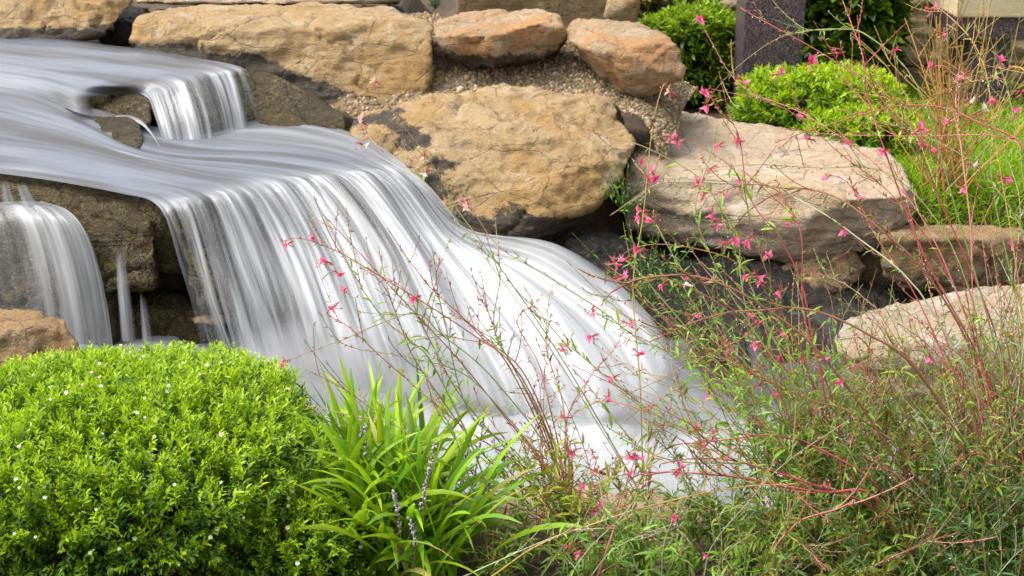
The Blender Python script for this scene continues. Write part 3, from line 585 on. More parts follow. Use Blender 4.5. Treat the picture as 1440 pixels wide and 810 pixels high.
def scatter(points, sizes, cols, flat=0.7, rs=None):
    n = len(points); rs = rs or np.random.RandomState(1)
    A = rs.normal(size=(n, 3, 3)); Q = np.linalg.qr(A)[0]
    sc = sizes[:, None] * rs.uniform(.6, 1.15, (n, 3))
    V = np.einsum('nij,nkj->nki', Q, icoV[None] * (1 + 0.12 * rs.normal(size=(n, len(icoV), 1))) * sc[:, None, :]) + points[:, None]
    F = (icoF[None] + (np.arange(n) * len(icoV))[:, None, None]).reshape(-1, 3)
    return V.reshape(-1, 3), F, np.repeat(cols, len(icoV), 0)
fi = rg.randint(0, 69, 15000); fj = rg.randint(0, 119, 15000); fu, fv = rg.rand(2, 15000)
gp = BG[fi, fj] * ((1 - fu) * (1 - fv))[:, None] + BG[fi + 1, fj] * (fu * (1 - fv))[:, None] + BG[fi, fj + 1] * ((1 - fu) * fv)[:, None] + BG[fi + 1, fj + 1] * (fu * fv)[:, None]
pal = np.array([(.42, .30, .16), (.48, .36, .21), (.36, .25, .13), (.28, .20, .11), (.52, .43, .30), (.24, .19, .14), (.44, .28, .12)])
V, F, K = scatter(gp, rg.gamma(2.6, .0018, 15000).clip(.002, .014), pal[rg.randint(0, 7, 15000)] * rg.uniform(.35, .95, (15000, 1)), rs=rg)
BV = BG.reshape(-1, 3); bf = grid_faces(70, 120)
me = raw_mesh('gravel', np.vstack([BV, V]), [bf, F + len(BV)]); cattr(me, 'tint', np.vstack([np.tile((.13, .095, .06), (len(BV), 1)), K]))
tag(link('gravel', me, gravel_mat()), 'coarse tan gravel filling the bank between the rocks', 'gravel', kind='stuff')

# ------------------------------------------------------------------ stone wall, bench, pillar at the back
def boxes_rock(name, boxes, mat, parent=None, seed=1.0, voxel=0.02, amp=0.006, smooth=2):
    bm = bmesh.new()
    for (x0, x1, y0, y1, z0, z1) in boxes:
        r = bmesh.ops.create_cube(bm, size=1.0); 
        for v in r['verts']: v.co = Vector(((x0 + x1) / 2 + v.co.x * (x1 - x0), (y0 + y1) / 2 + v.co.y * (y1 - y0), (z0 + z1) / 2 + v.co.z * (z1 - z0)))
    me = remesh(bm, voxel, smooth); V2 = shape_rock(me, amp, seed)
    o = recentre(name, me, mat, V2)
    if parent: o.parent = parent; o.location = Vector(o.location) - Vector(parent.location)
    return o
wy = 6.75
t = NT('wall_stone'); o = t.obj(); c = t.attr('tint').outputs['Color']
f1 = t.tex(o, 14, 5, .65); f2 = t.tex(o, 70, 4, .7); strat = t.tex(t.mapv(o, scale=(3, 3, 22)), 1.5, 4)
col = t.mix(t.math('MULTIPLY', t.ramp(f1, .42, .66), .5), c, (0.50, 0.38, 0.22)); col = t.mix(t.math('MULTIPLY', t.ramp(strat, .5, .7), .35), col, (0.24, 0.15, 0.07))
WALL = t.done(t.bsdf(col, .88, .3, t.bump(t.math('ADD', f1, t.math('MULTIPLY', f2, .5)), .8, .02)))
rw = random.Random(3)
wall = empty('stone_wall', (2.2, wy, 0.50), 'tan sandstone block wall along the back of the garden', 'wall')
# coursed rough blocks, all one face of masonry
bm = bmesh.new(); tint = []
z = 0.44; xw0, xw1 = 0.55, 5.0
while z < 1.55:
    h = rw.uniform(.085, .15); x = xw0 - rw.uniform(0, .2)
    while x < xw1:
        wd = rw.uniform(.16, .42); dpt = rw.uniform(0, .035)
        r = bmesh.ops.create_cube(bm, size=1.0)
        cx, cz = x + wd / 2, z + h / 2
        for v in r['verts']:
            v.co = Vector((cx + v.co.x * (wd - .024), wy + .15 - dpt / 2 + v.co.y * (.30 + dpt), cz + v.co.z * (h - .022)))
        tint.append((cx, cz, wd, h, [(.62, .49, .31), (.56, .42, .25), (.66, .55, .38), (.52, .38, .21), (.60, .44, .25)][rw.randrange(5)]))
        x += wd
    z += h
me = remesh(bm, 0.0105, 1); nV = len(me.vertices); co = np.empty(nV * 3, np.float32); me.vertices.foreach_get('co', co); co = co.reshape(-1, 3).astype(float)
Nn = np.empty(nV * 3, np.float32); me.vertex_normals.foreach_get('vector', Nn); Nn = Nn.reshape(-1, 3)
co2 = co + Nn * (0.010 * fbm(co * 9, 3) + 0.014 * np.tanh(3 * fbm(co * np.array([4, 4, 9.]), 2)))[:, None]
tc = np.array([(a, b) for a, b, *_ in tint]); th = np.array([(c_[2] / 2, c_[3] / 2) for c_ in tint]); tcol = np.array([c_[4] for c_ in tint])
kk = np.empty(nV, int)
for s in range(0, nV, 20000):
    dd = np.abs(co[s:s + 20000, None, [0, 2]] - tc[None]) / th[None]; kk[s:s + 20000] = dd.max(2).argmin(1)
me.vertices.foreach_set('co', (co2 - np.array(wall.location)).astype(np.float32).ravel()); me.update(); cattr(me, 'tint', tcol[kk])
me.polygons.foreach_set('use_smooth', np.ones(len(me.polygons), bool))
link('masonry', me, WALL, wall)
t = NT('mortar'); o = t.obj(); link('mortar', raw_mesh('mortar', np.array([(x, y_, z_) for x in (xw0 - 2.15, xw1 - 2.25) for y_ in (.05, .27) for z_ in (-.1, .98)]), np.array([(0, 1, 3, 2), (4, 6, 7, 5), (0, 4, 5, 1), (2, 3, 7, 6), (0, 2, 6, 4), (1, 5, 7, 3)]), False),
     t.done(t.bsdf(t.mix(t.tex(o, 30), (.16, .12, .075), (.26, .20, .13)), .95, .2)), wall)

def bev_box(name, dims, loc, mat, parent=None, bev=0.006, seg=2):
    bm = bmesh.new(); bmesh.ops.create_cube(bm, size=1.0)
    for v in bm.verts: v.co = Vector((v.co.x * dims[0], v.co.y * dims[1], v.co.z * dims[2]))
    bmesh.ops.bevel(bm, geom=list(bm.edges), offset=bev, segments=seg, affect='EDGES', profile=.6)
    me = bpy.data.meshes.new(name); bm.to_mesh(me); bm.free()
    return link(name, me, mat, parent, loc)
t = NT('granite'); o = t.obj(); v = t.n('ShaderNodeTexVoronoi'); v.inputs['Scale'].default_value = 230; t.l(o, v.inputs['Vector'])
sp = t.n('ShaderNodeSeparateColor'); t.l(v.outputs['Color'], sp.inputs[0])
col = t.mix(t.ramp(sp.outputs[0], .35, .55), (0.026, 0.018, 0.028), (0.070, 0.050, 0.070)); col = t.mix(t.ramp(sp.outputs[1], .72, .84), col, (0.18, 0.115, 0.11)); col = t.mix(t.ramp(sp.outputs[2], .8, .9), col, (0.012, 0.011, 0.014))
GRANITE = t.done(t.bsdf(col, .42, .5, t.bump(t.tex(o, 200), .15, .003)))
t = NT('smooth_cream_stone'); o = t.obj(); a = t.tex(t.mapv(o, scale=(2, 2, 14)), 2.0, 5); b = t.tex(o, 60, 4)
CREAM = t.done(t.bsdf(t.mix(t.ramp(a, .35, .7), (0.56, 0.46, 0.31), (0.47, 0.35, 0.20)), .8, .3, t.bump(b, .3, .008)))
# square granite pillar
pc = PY(1083, 135, 6.0); pil = empty('pillar', (pc[0], 6.13, 0.55), 'square speckled dark granite pillar between the shrubs', 'pillar')
bev_box('shaft', (0.255, 0.255, 1.10), (0, 0, 0.55), GRANITE, pil)
# granite bench with cream stone seat
bl = PY(1378, 160, 6.15)[0] + .02; be = empty('bench', (2.45, 6.35, 0.60), 'granite bench with a thick cream stone seat in front of the wall', 'bench')
bx = PY(1312, 40, 6.12)[0] + .10
bev_box('seat', (1.62, 0.46, 0.115), (bx + 0.79 - 2.45 + .015, 0.0, 0.475), CREAM, be, 0.008)
bev_box('apron', (1.60, 0.43, 0.100), (bx + 0.80 - 2.45, 0.0, 0.368), GRANITE, be)
for lx in (bl, bl + 0.98): bev_box('leg', (0.185, 0.30, 0.375), (lx - 2.45, -0.02, 0.133), GRANITE, be)
# cut block of stone behind the rusty rocks
blk = empty('stone_block', (0.2, 6.4, 0.85), 'long cut sandstone block behind the two rusty stones', 'stone block')
o = boxes_rock('block', [(PY(640, 10, 6.3)[0], PY(858, 10, 6.3)[0], 6.3, 6.62, 0.80, 1.10)], SAND_BROWN, blk, 81, .016, .006)
rock('rock', [(850,30,6.22), (896,32,6.24), (900,-8,6.3), (850,-10,6.3), (855,30,6.5), (898,0,6.5), (860,70,6.3), (890,70,6.3)], SAND, 'upright tan stone at the end of the cut sandstone block', seed=82, amp=0.016)
# ------------------------------------------------------------------ plants: leaf and stem builders
def plant_mat(name, trans=0.35, rough=0.45, spec=0.35):
    t = NT(name); c = t.attr('tint').outputs['Color']
    b = t.bsdf(c, rough, spec)
    if trans:
        tr = t.n('ShaderNodeBsdfTranslucent'); br = t.mix(1.0, c, (1.25, 1.25, .75), 'MULTIPLY'); t.l(br, tr.inputs[0])
        m = t.n('ShaderNodeMixShader'); m.inputs[0].default_value = trans; t.l(b, m.inputs[1]); t.l(tr.outputs[0], m.inputs[2]); b = m.outputs[0]
    return t.done(b)
LEAF = plant_mat('leaf', .38, .42, .4); STEM = plant_mat('stem', 0, .55, .35); PETAL = plant_mat('petal', .45, .55, .2)
def unit(a): return a / (np.linalg.norm(a, axis=-1, keepdims=True) + 1e-9)
def leaves(P, Dr, L, W, rs, fold=0.25, droop=0.25, up=None):
    """n folded lance-shaped leaves: 8 vertices, 6 faces each"""
    n = len(P); Dr = unit(Dr)
    ref = np.tile((0, 0, 1.0), (n, 1)) if up is None else up
    ref = ref + 0.35 * rs.normal(size=(n, 3)); S = unit(np.cross(Dr, ref)); N = np.cross(S, Dr)
    L = L[:, None]; W = W[:, None]; dr = droop * L * rs.uniform(.2, 1.4, (n, 1))
    v = [P, P + Dr * L * .32 + S * W * .46 + N * W * fold, P + Dr * L * .34 - N * dr * .05, P + Dr * L * .32 - S * W * .46 + N * W * fold,
         P + Dr * L * .68 + S * W * .40 + N * (W * fold - dr * .35), P + Dr * L * .70 - N * dr * .45, P + Dr * L * .68 - S * W * .40 + N * (W * fold - dr * .35), P + Dr * L - N * dr]
    V = np.stack(v, 1); b = (np.arange(n) * 8)[:, None]
    T = np.concatenate([b + np.array(a)[None] for a in ((0, 2, 1), (0, 3, 2), (4, 5, 7), (5, 6, 7))])
    Q = np.concatenate([b + np.array(a)[None] for a in ((1, 2, 5, 4), (2, 3, 6, 5))])
    return V.reshape(-1, 3), T, Q
class PM:
    """collects leaf, tube and blob geometry with a per-vertex tint, then links ONE mesh"""
    def __init__(s): s.V = []; s.T = []; s.Q = []; s.K = []; s.n = 0
    def add(s, V, T=None, Q=None, col=(.1, .2, .05)):
        V = np.asarray(V); col = np.asarray(col, float)
        if col.ndim == 1: col = np.tile(col, (len(V), 1))
        elif len(col) != len(V): col = np.repeat(col, len(V) // len(col), 0)
        if T is not None and len(T): s.T.append(np.asarray(T) + s.n)
        if Q is not None and len(Q): s.Q.append(np.asarray(Q) + s.n)
        s.V.append(V); s.K.append(col); s.n += len(V)
    def leaves(s, P, Dr, L, W, col, rs, **kw):
        if len(P) == 0: return
        V, T, Q = leaves(P, Dr, L, W, rs, **kw); s.add(V, T, Q, col)
    def tube(s, P, r, col, k=4):
        P = np.asarray(P, float); n = len(P); r = np.broadcast_to(np.asarray(r, float), (n,))
        Tn = unit(np.gradient(P, axis=0)); a = np.where(np.abs(Tn[:, 2:3]) > .9, np.array([[1., 0, 0]]), np.array([[0, 0, 1.]])); S = unit(np.cross(Tn, a)); N = np.cross(Tn, S)
        th = np.arange(k) * 2 * np.pi / k
        V = P[:, None] + (S[:, None] * np.cos(th)[None, :, None] + N[:, None] * np.sin(th)[None, :, None]) * r[:, None, None]
        i = (np.arange(n - 1)[:, None] * k + np.arange(k)[None]); j = np.arange(n - 1)[:, None] * k + (np.arange(k) + 1)[None] % k
        Q = np.stack([i, j, j + k, i + k], -1).reshape(-1, 4)
        col = np.asarray(col, float); col = np.repeat(col, k, 0) if col.ndim == 2 else col
        s.add(V.reshape(-1, 3), None, Q, col)
    def blobs(s, P, Dr, L, W, col):
        """small buds: stretched octahedra"""
        n = len(P); Dr = unit(np.asarray(Dr)); a = np.tile((.3, .8, .52), (n, 1)); S = unit(np.cross(Dr, a)); N = np.cross(Dr, S); L = np.asarray(L)[:, None]; W = np.asarray(W)[:, None]
        V = np.stack([P, P + Dr * L * .4 + S * W, P + Dr * L * .4 + N * W, P + Dr * L * .4 - S * W, P + Dr * L * .4 - N * W, P + Dr * L], 1)
        b = (np.arange(n) * 6)[:, None]; T = np.concatenate([b + np.array(f)[None] for f in ((0, 2, 1), (0, 3, 2), (0, 4, 3), (0, 1, 4), (5, 1, 2), (5, 2, 3), (5, 3, 4), (5, 4, 1))])
        s.add(V.reshape(-1, 3), T, None, col)
    def link(s, name, mat, parent, origin=None):
        V = np.vstack(s.V) - (np.asarray(origin) if origin is not None else 0)
        F = [np.concatenate(x) for x in (s.T, s.Q) if x]
        me = raw_mesh(name, V, F); cattr(me, 'tint', np.vstack(s.K)); return link(name, me, mat, parent)
def jit(col, n, rs, v=.25, h=.08):
    c = np.asarray(col)[None] * rs.uniform(1 - v, 1 + v, (n, 1)) * (1 + h * rs.normal(size=(n, 3))); return np.clip(c, .002, .9)

# ------------------------------------------------------------------ leafy bushes
def bush(name, label, lobes, nshoot, leaf, cols, seed, cat='bush', shoot=.07, nodes=8, base=None, group=None, parent_twigs=True, wid=.36, up=.55, inner=.25, fl=0):
    """lobes: (centre, radii). Shoots of paired leaves stand on the uneven surface and inside it."""
    rs = np.random.RandomState(seed); lobes = [(np.array(c), np.array(r)) for c, r in lobes]
    base = np.array(base if base is not None else lobes[0][0] * np.array([1, 1, 0]) + np.array([0, 0, lobes[0][0][2] - lobes[0][1][2]]))
    root = empty(name, base, label, cat, group)
    area = np.array([r[0] * r[1] + r[0] * r[2] + r[1] * r[2] for _, r in lobes]); li = rs.choice(len(lobes), nshoot, p=area / area.sum())
    Cn = np.array([c for c, _ in lobes])[li]; Rr = np.array([r for _, r in lobes])[li]
    d = unit(rs.normal(size=(nshoot, 3))); d[:, 2] = np.where(d[:, 2] < -.55, -d[:, 2], d[:, 2])
    sup = (np.abs(d) ** 2.6).sum(1, keepdims=True) ** (-1 / 2.6)
    bump_ = 1 + .13 * noise(d * 2.3 + seed) + .07 * noise(d * 6 + seed)
    depth = np.where(rs.rand(nshoot) < inner, rs.uniform(.62, .92, nshoot), rs.uniform(.93, 1.03, nshoot))
    P0 = Cn + d * sup * Rr * (bump_ * depth)[:, None]
    keep = P0[:, 2] > base[2] - .02
    for c, r in lobes:                                     # drop what is buried deep in another lobe
        q = np.linalg.norm((P0 - c) / r, axis=1); keep &= ~(q < .6)
    P0, d, depth, Rr = P0[keep], d[keep], depth[keep], Rr[keep]; n = len(P0)
    nrm = unit(d / Rr); D = unit(nrm + np.array([0, 0, up]) + .33 * rs.normal(size=(n, 3)))
    L = shoot * rs.uniform(.65, 1.35, n); P0 = P0 - D * (L * .8)[:, None]
    young, mid, old = [np.array(c) for c in cols]
    vig_lit = np.clip(.40 + .30 * rs.normal(size=n) + .42 * nrm[:, 2], 0, 1)       # random shoot freshness, plus sunlit upward tops tinted brighter
    pm = PM(); tw = PM(); side0 = unit(np.cross(D, rs.normal(size=(n, 3))))
    for k in range(nodes):
        f = (k + .5) / nodes
        for sgn in (1, -1):
            ang = (k % 2) * np.pi / 2 + .3; B = np.cross(D, side0); s_ = (side0 * np.cos(ang) + B * np.sin(ang)) * sgn
            open_ = .95 - .55 * f
            dr = unit(s_ * open_ + D * (.35 + .75 * f) + .18 * rs.normal(size=(n, 3)))
            Lf = leaf * (.75 + .5 * np.sin(np.pi * min(1, f * 1.05))) * rs.uniform(.75, 1.2, n) * (1.0 if f < .85 else .7)
            g = np.clip(vig_lit * 1.1 - .55 + .75 * f + .12 * rs.normal(size=n), 0, 1)[:, None]
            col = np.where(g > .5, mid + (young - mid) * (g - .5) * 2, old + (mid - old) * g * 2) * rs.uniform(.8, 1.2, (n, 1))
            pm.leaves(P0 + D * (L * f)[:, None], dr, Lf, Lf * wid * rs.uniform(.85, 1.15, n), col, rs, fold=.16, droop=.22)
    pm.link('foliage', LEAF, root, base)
    m = min(n, 420)
    for i in rs.permutation(n)[:m]:
        a = base + (P0[i] - base) * np.array([.25, .25, 0]) + np.array([0, 0, .02]); e = P0[i] + D[i] * L[i] * .7; q = np.linspace(0, 1, 7)[:, None]
        c = a + (e - a) * q + (np.array([0, 0, .06]) + .03 * rs.normal(size=3)) * np.sin(np.pi * q)
        tw.tube(c, np.linspace(.0035, .0011, 7) * (leaf / .017) ** .5, np.array((.085, .055, .03)) * rs.uniform(.7, 1.3), 3)
    tw.link('twigs', STEM, root, base)
    return root, P0 + D * L[:, None], D, nrm, depth

YOUNG, MID, OLD = (.36, .50, .014), (.16, .30, .013), (.030, .080, .016)
cx = -.88
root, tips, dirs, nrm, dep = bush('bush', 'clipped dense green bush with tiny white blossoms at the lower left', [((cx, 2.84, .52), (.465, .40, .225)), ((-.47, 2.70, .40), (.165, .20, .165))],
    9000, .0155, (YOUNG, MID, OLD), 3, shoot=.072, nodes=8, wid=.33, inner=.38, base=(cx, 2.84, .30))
def star_flower(name, r, npet, col, centre, cup=.25, wid=.5):
    rs = np.random.RandomState(2); pm = PM(); th = np.arange(npet) * 2 * np.pi / npet
    Dd = np.stack([np.cos(th), np.sin(th), np.full(npet, cup)], 1)
    pm.leaves(np.zeros((npet, 3)), Dd, np.full(npet, r), np.full(npet, r * wid * 2), np.tile(col, (npet, 1)), rs, fold=.1, droop=.15)
    pm.blobs(np.zeros((1, 3)), [(0, 0, 1)], [r * .35], [r * .14], centre)
    V = np.vstack(pm.V); me = raw_mesh(name, V, [np.concatenate(pm.T), np.concatenate(pm.Q)]); cattr(me, 'tint', np.vstack(pm.K)); me.materials.append(PETAL); return me
blos = star_flower('flower', .0075, 5, (.78, .78, .74), (.6, .5, .1))
rs = np.random.RandomState(12)
cand = [i for i in np.where((nrm[:, 1] < .35) & (nrm[:, 2] > .05) & (dep > .93) & (tips[:, 0] > -1.12))[0]]
for i in rs.permutation(cand)[:95]:
    o = link('flower', blos, None, root, Vector(tips[i] + dirs[i] * .004) - Vector(root.location)); v = Vector(unit(dirs[i] + .5 * rs.normal(size=3) + np.array([0, -.5, .2]))); o.rotation_euler = v.to_track_quat('Z', 'Y').to_euler()
    s = rs.uniform(.45, .8); o.scale = (s, s, s)

# ------------------------------------------------------------------ strap-leaved clump with lilac spikes
def strap_clump(name, label, spots, nblade, lens, wid, seed, cols, cat='plant', base=None):
    rs = np.random.RandomState(seed); base = np.array(base); root = empty(name, base, label, cat); pm = PM()
    for k in range(nblade):
        s = spots[rs.randint(len(spots))]; p = np.array(s) + np.array([rs.normal() * .035, rs.normal() * .035, 0])
        az = rs.uniform(0, 2 * np.pi); lean = abs(rs.normal(.30, .26)); L = rs.uniform(*lens); n = 12; h = np.array([np.cos(az), np.sin(az), 0.])
        ang = lean + np.linspace(0, 1, n) ** 1.6 * rs.uniform(.35, 2.0) * (1.0 if L < .42 else .75)
        st = np.stack([np.sin(ang)[:, None] * h + np.cos(ang)[:, None] * np.array([0, 0, 1.])], 0)[0] * (L / (n - 1))
        c = p + np.vstack([np.zeros(3), np.cumsum(st[:-1], 0)]); side = unit(np.cross(h, (0, 0, 1.)) + .25 * rs.normal(size=3))[None]
        tw = np.linspace(0, rs.normal() * .7, n)[:, None]; Tn = unit(np.gradient(c, axis=0)); nn = np.cross(Tn, side); sd_ = side * np.cos(tw) + nn * np.sin(tw); nn = np.cross(Tn, sd_)
        w_ = (wid * rs.uniform(.75, 1.2) * np.sin(np.pi * np.clip(np.linspace(.22, 1.0, n), 0, 1)) ** .55)[:, None]; w_[-1] = .0006
        V = np.stack([c - sd_ * w_ / 2, c - nn * w_ * .16, c + sd_ * w_ / 2], 1).reshape(-1, 3)
        i = np.arange(n - 1)[:, None] * 3 + np.arange(2)[None]; Q = np.stack([i, i + 1, i + 4, i + 3], -1).reshape(-1, 4)
        col = np.array(cols[rs.randint(len(cols))]) * rs.uniform(.75, 1.25) * (1 + .06 * rs.normal(size=3)); kc = np.tile(col, (n, 1))
        if rs.rand() < .04: kc[-4:] = np.array((.42, .33, .13)) * np.linspace(.5, 1, 4)[:, None] + kc[-4:] * np.linspace(.5, 0, 4)[:, None]
        if rs.rand() < .02: kc[:] = (.45, .42, .10)
        pm.add(V, None, Q, np.repeat(kc, 3, 0))
    pm.link('foliage', LEAF, root, base); return root
LB = PY(580, 812, 2.74)
spots = [PY(x, y, Yv) * np.array([1, 1, 0]) + np.array([0, 0, .33]) for x, y, Yv in ((490, 800, 2.78), (535, 815, 2.72), (575, 800, 2.80), (600, 815, 2.70), (560, 790, 2.86), (510, 780, 2.88), (545, 770, 2.92))]
lir = strap_clump('lilyturf', 'clump of arching strap leaves with lilac flower spikes, right of the clipped bush', spots, 560, (.20, .45), .0195, 21, [(.25, .41, .016), (.20, .36, .016), (.31, .46, .018), (.13, .27, .016)], base=(LB[0], 2.78, .32))
rs = np.random.RandomState(4)
for (tp, bs, Yv) in (((508, 588), (494, 680), 2.80), ((514, 598), (500, 700), 2.78), ((612, 622), (570, 745), 2.66), ((606, 650), (560, 790), 2.62), ((681, 583), (640, 760), 2.84), ((660, 620), (620, 780), 2.86), ((553, 690), (560, 800), 2.60), ((655, 640), (610, 800), 2.9), ((575, 728), (580, 800), 2.57)):
    a, b = PY(*bs, Yv + .02), PY(*tp, Yv); pm = PM(); q = np.linspace(0, 1, 10)[:, None]; c = a + (b - a) * q + np.array([.01, 0, 0]) * np.sin(np.pi * q)
    pm.tube(c, np.linspace(.0022, .0012, 10), (.22, .20, .12), 4)
    m = 46; f = rs.uniform(.45, 1.0, m); P = a + (b - a) * f[:, None] + np.array([.01, 0, 0]) * np.sin(np.pi * f)[:, None]; Dd = rs.normal(size=(m, 3)) + np.array([0, 0, .5])
    pm.blobs(P, Dd, rs.uniform(.005, .010, m), rs.uniform(.0022, .0034, m), jit((.56, .49, .62), m, rs, .25, .05))
    pm.link('flower_spike', PETAL, lir, np.array(lir.location))

# ------------------------------------------------------------------ wand flowers (pink, on long arching stems)
def wand_flower(name, kind, seed):
    rs = np.random.RandomState(seed); pm = PM()
    pink = np.array({'pink': (.90, .22, .46), 'deep': (.88, .12, .36), 'pale': (.80, .48, .50), 'white': (.85, .78, .76)}[kind])
    n = 4; a = np.array([-1.0, -.34, .34, 1.0]) * (rs.uniform(.35, .85)); shut = rs.uniform(.15, .35)
    Dd = np.stack([np.sin(a), np.full(n, .25) + shut * rs.normal(size=n), np.cos(a)], 1)
    L = rs.uniform(.0125, .0175, n)
    pm.leaves(np.tile((0, 0, .004), (n, 1)), Dd, L, L * rs.uniform(.48, .68, n), pink[None] * rs.uniform(.75, 1.05, (n, 1)), rs, fold=.22, droop=.55)
    pm.tube(np.array([(0, 0, -.012), (0, .001, -.004), (0, 0, .004)]), np.array([.0011, .0014, .0018]), (.45, .09, .11), 4)      # floral tube
    for k in range(6):                                                        # stamens
        e = np.array([rs.normal() * .004, -.010 - rs.rand() * .004, -.005 - rs.rand() * .006]); q = np.linspace(0, 1, 4)[:, None]
        pm.tube(np.array([0, 0, .003]) + e * q + np.array([0, 0, .003]) * np.sin(np.pi * q), .00035, (.78, .45, .45), 3)
        pm.blobs(np.array([0, 0, .003])[None] + e[None], [(0, -.6, -1)], [.003], [.0007], (.35, .08, .08))
    m = 3; Dd = np.stack([rs.normal(size=m), rs.normal(size=m), np.full(m, -1.)], 1); pm.leaves(np.tile((0, 0, -.001), (m, 1)), Dd, np.full(m, .010), np.full(m, .0022), np.tile((.55, .16, .13), (m, 1)), rs)  # reflexed sepals
    me = raw_mesh(name, np.vstack(pm.V), [np.concatenate(pm.T), np.concatenate(pm.Q)]); cattr(me, 'tint', np.vstack(pm.K)); me.materials.append(PETAL); return me
FLW = {k: [wand_flower('flower', k, s) for s in range(4)] for k in ('pink', 'deep', 'pale', 'white')}
RED, BRN, GRN, PAL, OCH, PNK = (.33, .06, .06), (.20, .085, .045), (.19, .26, .08), (.38, .43, .28), (.42, .29, .08), (.50, .19, .17)

